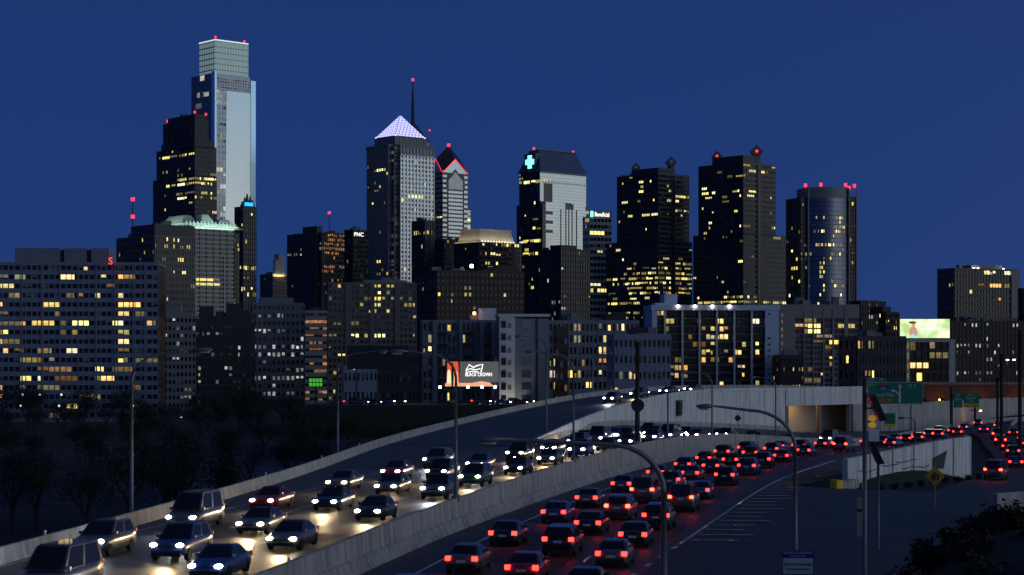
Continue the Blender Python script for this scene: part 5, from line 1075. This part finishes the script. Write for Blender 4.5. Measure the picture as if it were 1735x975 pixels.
q = RR[6]; arm_light('lamp post at the gore where the ramp leaves the highway', (q.x-.9, q.y, q.z+.85), CZ+1.5-q.z, -3, r=.13)
arm_light('lamp post rising from the exit ramp verge at right edge', (76, 250, -4.5), 17, -3, r=.15); arm_light('lamp post behind the island wall', (52, 236, -4), 6.8, -1.2, r=.12)
# thick mast with sign seen from behind
q = G(1080, 744, .9); sm = empty('sign_mast', (q.x, q.y, .9), label='thick dark mast on the median carrying a small round sign back', category='sign post')
MB().tube([(0, 0, -.3), (0, 0, 11.5)], [.32, .26], 10).obj('post', 'steel_dark', sm, True); MB().prism([(.8*math.cos(t*.5236), .8*math.sin(t*.5236)) for t in range(12)], -.06, .06).obj('sign_back', 'steel_dark', sm)
sm.children[1].rotation_euler = (math.pi/2, 0, 0); sm.children[1].location = (0, -.4, 4.0)
# small warning triangle on the white wall foot
q = G(1250, 719, -1.9); wt_ = empty('warning_sign', q, label='small dark diamond sign at the foot of the white wall', category='sign'); MB().box(-.05, 0, -.3, .05, .08, 1).obj('post', 'steel_dark', wt_); MB().poly([(-.7, -.03, 1.1), (0, -.03, .4), (.7, -.03, 1.1), (0, -.03, 1.8)]).poly([(-.7, .01, 1.1), (0, .01, 1.8), (.7, .01, 1.1), (0, .01, .4)]).obj('panel', 'steel_dark', wt_)
# solar beacon posts
def solar(label, x, Y, ytop, ybot, pw, xo, yo, lenp, beacon):
    base = P(x, ybot, Y); o = empty('solar_post', base, label=label, category='sign post', group='solar powered beacon posts'); h = (ybot-ytop)*Y/F; k = Y/F
    MB().tube([(0, 0, -1.5), (0, 0, h)], .12 if beacon else .09, 8).obj('post', 'steel_pole', o, True)
    z = (ybot-yo)*k; xx = (xo-x)*k; l = lenp*k
    MB().loft([[(xx-l*.32, -.5, z+l*.5), (xx-l*.32, .5, z+l*.5+.1), (xx-l*.32+.34, .5, z+l*.5+.16), (xx-l*.32+.34, -.5, z+l*.5+.06)], [(xx+l*.32-.3, -.5, z-l*.5), (xx+l*.32-.3, .5, z-l*.5+.1), (xx+l*.32+.1, .5, z-l*.5+.16), (xx+l*.32+.1, -.5, z-l*.5+.06)]]).obj('solar_panel', 'glass_dark', o)
    MB().tube([(0, 0, z), (xx, 0, z)], .05, 6).obj('bracket', 'steel_dark', o)
    if beacon:
        for yb in (709, 720): n = 10; MB().tube([(13*k, -.2, (ybot-yb)*k), (13*k, .15, (ybot-yb)*k)], .17, 10).obj('beacon', 'sign_amber_dim', o)
        MB().box(.2, -.1, (ybot-748)*k, .75, -.05, (ybot-728)*k).obj('sign_plate', 'paint_white', o); MB().tube([(0, 0, (ybot-715)*k), (13*k, 0, (ybot-715)*k)], .04, 6).obj('bracket', 'steel_dark', o)
        text('letters', '55', .32, 'steel_dark', o, (.47, -.12, (ybot-742)*k), ext=.005) if False else None
    return o
emis('sign_amber_dim', (1, .55, .06), .25)
solar('tall steel post with slanted solar panel, amber beacons and white plate', 1465, 96, 640, 935, 1, 1483, 692, 44, True)
solar('short steel post with slanted solar panel on the slip lane verge', 1488, 118, 765, 892, 1, 1481, 767, 40, False)
q = P(1456, 882, 112); dl = empty('marker_post', q, label='thin white marker panel low beside the tall solar post', category='marker'); MB().box(-.16, 0, -1, .16, .05, 1.4).obj('panel', 'stone_grey', dl); MB().box(-.16, -.02, .5, .16, -.005, .7).obj('stripe', 'steel_dark', dl)
# yellow diamond
mat('sign_yellow_paint', (.42, .25, .02), .5, var=.15, scale=2); mat('sign_green', (.006, .20, .11), .45, var=.1, scale=.6); mat('sign_letter', (.75, .78, .74), .5, var=.05); mat('sign_orange', (.75, .26, .02), .5, var=.08); mat('sign_amber', (.80, .52, .02), .5, var=.08); mat('sign_royal', (.015, .03, .22), .5, var=.1); mat('sign_plain', (.62, .63, .64), .5, var=.06); mat('sign_red_paint', (.5, .04, .05), .5, var=.05); mat('sign_navy', (.02, .04, .2), .5, var=.05)
k = 150/F; q = P(1584, 835, 150); yd = empty('warning_sign', q, label='yellow diamond warning sign with dark lane arrows at the exit ramp', category='sign')
MB().tube([(0, .1, -1.2), (0, .1, 2.4)], .07, 8).obj('post', 'steel_pole', yd); r_ = 17*k; zc = 28*k
MB().loft([[(-r_, y, zc), (0, y, zc-r_), (r_, y, zc), (0, y, zc+r_)] for y in (-.04, 0)]).obj('panel', 'sign_yellow_paint', yd)
for sx in (-1, 0, 1): MB().tube([(sx*.24, -.07, zc-.35), (sx*.24+(.06 if sx else 0), -.07, zc), (sx*.12, -.07, zc+.34-.1*abs(sx))], [.06, .06, .03], 5).obj('arrow', 'steel_dark', yd)
# crash cushion
q = Vector((31.3, 177, -2.2)); cc = empty('crash_cushion', q, math.radians(55), label='crash cushion with yellow nose at the point of the traffic island', category='barrier')
MB().loft([[(x, -w, 0), (x, w, 0), (x, w, 1.0), (x, -w, 1.0)] for x, w in ((-.5, .35), (-.2, .5), (.6, .55))]).obj('nose', 'sign_amber', cc)
for i in range(4): MB().box(.65+i*.95, -.5, 0, 1.5+i*.95, .5, .85).obj('segment', 'concrete', cc)
# blue and white roadside notice
k = 86/F; q = P(1352, 933, 86); nb = empty('roadside_notice', (q.x, q.y, -1.4), label='blue and white sponsor notice beside the slip lane at bottom', category='sign'); zt = q.z+1.4; w = 27*k
MB().box(-w, 0, zt-52*k, w, .06, zt).obj('panel', 'sign_royal', nb); MB().box(-w*.94, -.03, zt-40*k, w*.94, -.003, zt-13*k).obj('white_panel', 'sign_plain', nb)
for x in (-.6, .6): MB().box(w*x-.05, .07, -1, w*x+.05, .15, zt-.1).obj('post', 'steel_pole', nb)
text('heading', 'ADOPT A HIGHWAY', .17, 'sign_letter', nb, (0, -.02, zt-4.2*k), ext=.004, sx=.88); text('subheading', 'LITTER CONTROL', .09, 'sign_letter', nb, (0, -.02, zt-9.5*k), ext=.004)
text('name_line', 'Sharon Newman', .20, 'steel_dark', nb, (0, -.045, zt-23*k), ext=.004, sx=.98); text('second_line', 'Normal Engineering', .13, 'steel_dark', nb, (0, -.045, zt-31*k), ext=.004)
# overhead green sign
D = 300; k = D/F; q = P(1515, 686, D); gsn = empty('overhead_sign', (q.x, q.y, -6), label='large green overhead exit sign with split white arrow', category='sign')
Z = lambda y: P(0, y, D).z+6
X = lambda x: (x-1515)*k
MB().box(X(1469), 0, Z(685), X(1564), .2, Z(648)).obj('panel', 'sign_green', gsn); MB().box(X(1468), 0, Z(647.5), X(1502), .2, Z(640)).obj('exit_tab', 'sign_green', gsn)
for a_, b_, c_, d_ in ((1469, 685, 1564, 684.4), (1469, 648.6, 1564, 648), (1469, 685, 1469.6, 648), (1563.4, 685, 1564, 648), (1468.4, 647, 1485, 646.5), (1468.4, 641, 1485, 640.5)): MB().box(X(a_), -.03, Z(b_), X(c_), -.01, Z(d_)).obj('border', 'sign_letter', gsn)
for p_ in ([(1521.5, 682, 2.6), (1523.5, 682, 2.6)],): pass
MB().poly([(X(1522), -.03, Z(682)), (X(1526.4), -.03, Z(682)), (X(1525.8), -.03, Z(656)), (X(1524), -.03, Z(656)), (X(1523.4), -.03, Z(668))]).obj('arrow', 'sign_letter', gsn)
MB().poly([(X(1521), -.035, Z(656.5)), (X(1528.5), -.035, Z(656.5)), (X(1524.8), -.035, Z(651))]).obj('arrow_head', 'sign_letter', gsn)
MB().poly([(X(1523.4), -.04, Z(671)), (X(1523.4), -.04, Z(667.5)), (X(1519), -.04, Z(663)), (X(1514.5), -.04, Z(661)), (X(1513.8), -.04, Z(663)), (X(1518), -.04, Z(665.2))]).obj('arrow', 'sign_letter', gsn)
MB().poly([(X(1508.5), -.042, Z(662)), (X(1515), -.042, Z(659)), (X(1514), -.042, Z(665.5))]).obj('arrow_head', 'sign_letter', gsn)
text('destination', 'Central Phila', .78, 'sign_letter', gsn, (X(1494), -.03, Z(669.6)), ext=.01); text('exit_tab_text', 'EXIT', .42, 'sign_letter', gsn, (X(1477), -.03, Z(643.6)), ext=.01); text('exit_tab_text', '344', .42, 'sign_letter', gsn, (X(1492), -.03, Z(643.6)), ext=.01)
text('direction', 'EAST', .5, 'sign_letter', gsn, (X(1478), -.03, Z(652.5)), ext=.01); text('route', '676', .62, 'sign_letter', gsn, (X(1497), -.05, Z(658.6)), ext=.01); text('route', '76  E', .6, 'sign_letter', gsn, (X(1545), -.03, Z(654)), ext=.01)
MB().poly([(X(1488.5), -.03, Z(652.5)), (X(1506), -.03, Z(652.5)), (X(1506), -.03, Z(658)), (X(1497), -.03, Z(663)), (X(1488.5), -.03, Z(658))]).obj('route_shield', 'sign_navy', gsn); MB().box(X(1490), -.045, Z(654.2), X(1505), -.031, Z(651.5)).obj('shield_top', 'sign_red_paint', gsn)
MB().box(X(1484), -.04, Z(681.6), X(1511), -.01, Z(676)).obj('exit_only', 'sign_orange', gsn); text('exit_only_text', 'EXIT ONLY', .46, 'steel_dark', gsn, (X(1497.5), -.06, Z(678.8)), ext=.004)
for x in (1474, 1500, 1535, 1560): MB().box(X(x)-.12, .22, Z(686), X(x)+.12, .4, Z(647)).obj('bracket', 'steel_dark', gsn)
MB().tube([(X(1467), .6, Z(664)), (X(1568), .6, Z(664))], .2, 8).obj('gantry_beam', 'steel_pole', gsn); MB().tube([(X(1467), .6, 0), (X(1467), .6, Z(655))], .25, 8).obj('gantry_post', 'steel_pole', gsn)
MB().box(X(1464), -.4, Z(666), X(1467), 0, Z(662)).obj('lamp', 'dot_white', gsn)
# two smaller signs and gantry post further on
D = 400; k = D/F; q = P(1640, 690, D); g2 = empty('overhead_sign', (q.x, q.y, -6), label='pair of smaller green signs with yellow exit panel further on', category='sign'); X = lambda x: (x-1640)*k
MB().box(X(1616), 0, Z_(691) if False else P(0, 691, D).z+6, X(1631), .2, P(0, 666, D).z+6).obj('panel', 'sign_green', g2); MB().box(X(1632.5), 0, P(0, 684.5, D).z+6, X(1659), .2, P(0, 666, D).z+6).obj('panel', 'sign_green', g2); MB().box(X(1632.5), -.02, P(0, 691, D).z+6, X(1659), .2, P(0, 685, D).z+6).obj('exit_only', 'sign_amber', g2)
text('exit_only_text', 'EXIT  ONLY', .55, 'steel_dark', g2, (X(1646), -.06, P(0, 688, D).z+6), ext=.004, sx=1.1)
for y, s in ((670, '76'), (677, 'EAST'), (687, '2')): text('sign_text', s, .6, 'sign_letter', g2, (X(1623.5), -.03, P(0, y, D).z+6), ext=.01)
for y, s in ((669.5, '30th St'), (675, 'Market St'), (681, '345')): text('sign_text', s, .55, 'sign_letter', g2, (X(1645), -.03, P(0, y, D).z+6), ext=.01)
MB().tube([(X(1613), .5, 0), (X(1613), .5, P(0, 655, D).z+6)], .35, 8).obj('gantry_post', 'steel_dark', g2); MB().tube([(X(1613), .5, P(0, 672, D).z+6), (X(1662), .5, P(0, 672, D).z+6)], .2, 8).obj('gantry_beam', 'steel_dark', g2)
# small green board on far wall
D = 375; k = D/F; q = P(1508, 712, D); g3 = empty('small_green_sign', (q.x, q.y, -6), label='small green board with yellow strip low on the far wall', category='sign')
MB().box(-1.1, 0, q.z+5.2, 1.1, .1, q.z+7.4).obj('panel', 'sign_green', g3); MB().box(-1.1, -.03, q.z+4.6, 1.1, .1, q.z+5.18).obj('strip', 'sign_amber', g3); text('sign_text', 'April', .8, 'sign_letter', g3, (0, -.03, q.z+6.5), ext=.01) if False else None; MB().box(-.08, .1, 0, .08, .2, q.z+6).obj('post', 'steel_pole', g3)
# dark trunks of poles at far right
for n_, (x, yt, yb, Yd, lab) in enumerate(((1697, 600, 760, 300, 'thick dark utility pole left of the lit storefront'), (1690, 640, 745, 380, 'thinner dark pole close left of the thick utility pole'), (1728, 560, 790, 270, 'dark utility pole at the right edge of the frame'), (1652, 690, 745, 430, 'dark post behind the exit ramp tail lights'))):
    p0 = P(x, yb, Yd); o = empty('utility_pole', p0, label=lab, category='pole', group='dark utility poles at right'); h = (yb-yt)*Yd/F
    MB().tube([(0, 0, -3), (0, 0, h)], [.34, .24], 8).obj('pole', 'bark', o, True); MB().box(-1.2, -.08, h-.9, 1.2, .08, h-.7).obj('crossarm', 'bark', o)
# lit lamps far away
for n_, (x, y, D, m_, lab) in enumerate(((1625+82, 610, 520, 'lamp_cool', 'bright white double area lamp at the right edge'), (1378, 656, 420, 'lamp_amber', 'orange street lamp left of the green exit sign'), (1398, 664, 430, 'lamp_amber', 'small orange street lamp above the ramp'), (1434, 670, 420, 'lamp_amber', 'orange street lamp just above the underpass'), (1566, 700, 450, 'lamp_amber', 'amber lamp under the viaduct left'), (1629, 696, 460, 'lamp_white', 'pale lamp below the smaller green signs'), (1661, 696, 460, 'lamp_amber', 'amber lamp right of the yellow exit panel'))):
    q = P(x, y, D); o = empty('street_lamp', (q.x, q.y, -7), label=lab, category='street lamp', group='lit street lamps'); h = q.z+7
    MB().tube([(0, .3, 0), (0, .3, h), (0, 0, h+.2)], [.1, .07, .05], 6).obj('pole', 'steel_dark', o); MB().prism([(.38*math.cos(t*.785), .38*math.sin(t*.785)) for t in range(8)], h-.2, h+.16).obj('lamp', m_, o)
    if n_ == 0: MB().prism([(1.9+.38*math.cos(t*.785), .38*math.sin(t*.785)) for t in range(8)], h-.2, h+.16).obj('lamp', m_, o); MB().tube([(0, .3, h), (1.9, .1, h+.1)], .05, 6).obj('arm', 'steel_dark', o)
    l = bpy.data.lights.new('glow', 'POINT'); l.energy = 160; l.color = (1, .45, .14) if m_ == 'lamp_amber' else (1, .95, .85); l.shadow_soft_size = .4; lo = bpy.data.objects.new('glow', l); COL.objects.link(lo); lo.parent = o; lo.location = (0, -.6, h-.3)
for n_, (x, y, m_) in enumerate(((240, 708, 'dot_amber'), (307, 708, 'dot_white'), (372, 709, 'dot_amber'), (437, 709, 'dot_amber'), (60, 703, 'dot_white'), (129, 706, 'dot_white'), (35, 688, 'dot_white'), (100, 688, 'dot_white'), (38, 669, 'dot_white'), (67, 669, 'dot_white'), (104, 669, 'dot_white'), (225, 688, 'dot_white'), (337, 686, 'dot_white'), (558, 707, 'dot_white'))):
    D = 25*F/(y-HY) if y > 700 else 610; q = P(x, y, D); h = 4.; o = empty('path_lamp', (q.x, q.y, q.z-h), label=f'tiny riverside path lamp, {ORD[n_]} of the dots in the dark park', category='lamp', group='riverside path lamps')
    MB().tube([(0, .2, -4), (0, .2, h)], .07, 5).obj('pole', 'steel_dark', o); MB().prism([(.3*math.cos(t*1.05), .3*math.sin(t*1.05)) for t in range(6)], h-.3, h+.3).obj('lamp', m_, o)
# litter box by the left barrier
q = G(345, 857, 0); jb = empty('junction_box', q, .15, label='small dark box with white face against the roadside barrier', category='box'); MB().box(-1.0, -.35, 0, .55, .35, .55).obj('case', 'steel_dark', jb); MB().box(.56, -.3, .05, .75, .3, .6).obj('end_plate', 'plate', jb)
# ================================================================ TREES AND SHRUBS
def branch(mb, p, d, l, r, dep, tips, rnd):
    q = p+d*l; m_ = p+d*l*.5+Vector((rnd.uniform(-.06, .06)*l, rnd.uniform(-.06, .06)*l, 0))
    mb.tube([p, m_, q], [r, r*.85, r*.65], 5 if dep > 2 else 3, False); tips.append((q, d, r))
    if dep <= 0: return
    for k_ in range(rnd.choice((2, 3, 3)) if dep < 4 else 4):
        a = rnd.uniform(0, 6.28); sp_ = rnd.uniform(.35, .85); up = Vector((math.cos(a)*sp_, math.sin(a)*sp_, rnd.uniform(.15, .6)))
        branch(mb, p.lerp(q, rnd.uniform(.55, 1)), (d*.75+up).normalized(), l*rnd.uniform(.6, .8), r*.6, dep-1, tips, rnd)
def make_tree(seed, h, leafy, name='park_tree'):
    rnd = random.Random(seed); root = empty(name, (0, 0, 0)); tips = []; t = MB()
    branch(t, Vector((0, 0, -.3)), Vector((rnd.uniform(-.05, .05), rnd.uniform(-.05, .05), 1)).normalized(), h*.3, h*.022, 4, tips, rnd); t.obj('trunk', 'bark', root)
    c = MB()
    for q, d, r in tips:
        if q.z < h*.28: continue
        for k_ in range(leafy):
            o = q+Vector((rnd.gauss(0, .09*h), rnd.gauss(0, .09*h), rnd.gauss(0, .06*h))); s = h*rnd.uniform(.005, .014); a = Vector((rnd.gauss(0, 1), rnd.gauss(0, 1), rnd.gauss(0, 1))).normalized(); b_ = a.orthogonal().normalized()
            c.quad(o-a*s*1.6, o+b_*s*.7, o+a*s*1.6, o-b_*s*.7)
    c.obj('crown', 'leaf', root); return root
PT = [make_tree(11+i, 16, 16) for i in range(5)]
rnd = random.Random(5); first = {}
spots = []
for D, x0, x1, n_, hh in ((600, -20, 520, 15, (13, 20)), (520, -40, 560, 14, (11, 16)), (430, -60, 620, 13, (9, 14)), (330, -80, 640, 12, (9, 14)), (250, -90, 420, 8, (11, 16)), (540, 520, 905, 13, (6, 9.5)), (470, 500, 800, 8, (7, 10))):
    for i in range(n_): spots.append((x0+(x1-x0)*(i+rnd.uniform(.1, .9))/n_, D+rnd.uniform(-25, 25), rnd.uniform(*hh)))
ROW = {600: 'far bank', 520: 'river', 430: 'middle', 330: 'near bank', 250: 'verge', 620: 'street'}
TREES = []; RN = lambda D: 'roadside' if D < 290 else 'near bank' if D < 380 else 'river bank' if D < 475 else 'middle park' if D < 560 else 'far street'
for n_, (x, D, h) in enumerate(spots):
    if D > 300 and D < 300: continue
    k_ = n_ % 5; o = PT[k_] if n_ < 5 else copy_tree(PT[k_])
    X_ = (x-CX)*D/F
    if D < 330 and X_ > lerp1([(0, -39), (96, -27), (222, -15.6), (330, 6)], D)-8: X_ = lerp1([(0, -39), (96, -27), (222, -15.6), (330, 6)], D)-9
    o.location = (X_, D, GZ); s = h/16; o.scale = (s*rnd.uniform(.9, 1.2),)*2+(s,); o.rotation_euler = (0, 0, rnd.uniform(0, 6.28))
    TREES.append((RN(D), x, o)); o['category'] = 'tree'; o['group'] = 'dark park trees'
NTH = lambda n: f"{n}{'th' if 10 < n % 100 < 14 else {1: 'st', 2: 'nd', 3: 'rd'}.get(n % 10, 'th')}"
rows_ = {}
for r_, x, o in sorted(TREES, key=lambda q: (q[0], q[1])): rows_[r_] = rows_.get(r_, 0)+1; o['label'] = f"dark bare park tree, {NTH(rows_[r_])} from the left in the {r_} row"
def make_bush(seed, h, leafy):
    rnd = random.Random(seed); root = empty('shrub', (0, 0, 0)); t = MB(); c = MB()
    for k_ in range(14):
        a = rnd.uniform(0, 6.28); sp_ = rnd.uniform(.1, .8); d = Vector((math.cos(a)*sp_, math.sin(a)*sp_, 1)).normalized(); l = h*rnd.uniform(.6, 1.05); p0 = Vector((rnd.gauss(0, .15*h), rnd.gauss(0, .15*h), -.2)); m_ = p0+d*l*.5; q = p0+d*l+Vector((rnd.gauss(0, .1), rnd.gauss(0, .1), -.05*l))
        t.tube([p0, m_, q], [.03, .02, .008], 4, False)
        for j in range(leafy):
            f = rnd.uniform(.2, 1); o = p0.lerp(q, f)+Vector((rnd.gauss(0, .13*h), rnd.gauss(0, .13*h), rnd.gauss(0, .1*h))); s = rnd.uniform(.05, .11); a_ = Vector((rnd.gauss(0, 1), rnd.gauss(0, 1), rnd.gauss(0, 1))).normalized(); b_ = a_.orthogonal().normalized(); c.quad(o-a_*s*1.5, o+b_*s*.6, o+a_*s*1.5, o-b_*s*.6)
    t.obj('stems', 'twig', root); c.obj('foliage', 'leaf', root); return root
BU = [make_bush(31+i, 1.2, 45) for i in range(4)]
n_ = 0; SHR = []
for i in range(330):
    Y = rnd.uniform(50, 104); X_ = rnd.uniform(11, 32)
    px = CX+X_*F/Y; z = lerp1(TZ, Y)+hill(X_, Y); py = HY-(z-CZ)*F/Y
    if hill(X_, Y) < .35 or px > 1800 or px < 1385 or py > 1040: continue
    if n_ > 110: break
    o = BU[n_ % 4] if n_ < 4 else copy_tree(BU[n_ % 4]); n_ += 1
    s = rnd.uniform(.7, 1.35); o.location = (X_, Y, z-.05); o.scale = (s, s, s*rnd.uniform(.7, 1.1)); o.rotation_euler = (0, 0, rnd.uniform(0, 6.28))
    SHR.append((0 if Y < 66 else 1 if Y < 80 else 2, px, o)); o['category'] = 'shrub'; o['group'] = 'embankment shrubs'
rows_ = {}
for r_, x, o in sorted(SHR, key=lambda q: (q[0], q[1])): rows_[r_] = rows_.get(r_, 0)+1; o['label'] = f"dark scrubby embankment shrub, {NTH(rows_[r_])} from the left in the {('front', 'middle', 'back')[r_]} rank"
for i in range(10):
    o = copy_tree(BU[i % 4]); p_ = A.lerp(Bq, .0) if False else Vector((36+2.0*i, 185+3.0*i, 0)); o.location = (p_.x+1.0, p_.y-1.6, lerp1(TZ, p_.y)+.5); o.scale = (.6, .6, .6); o['label'] = f'low dark tuft before the island wall, {NTH(i+1)} from the yellow crash cushion'; o['category'] = 'shrub'; o['group'] = 'tufts before the island wall'
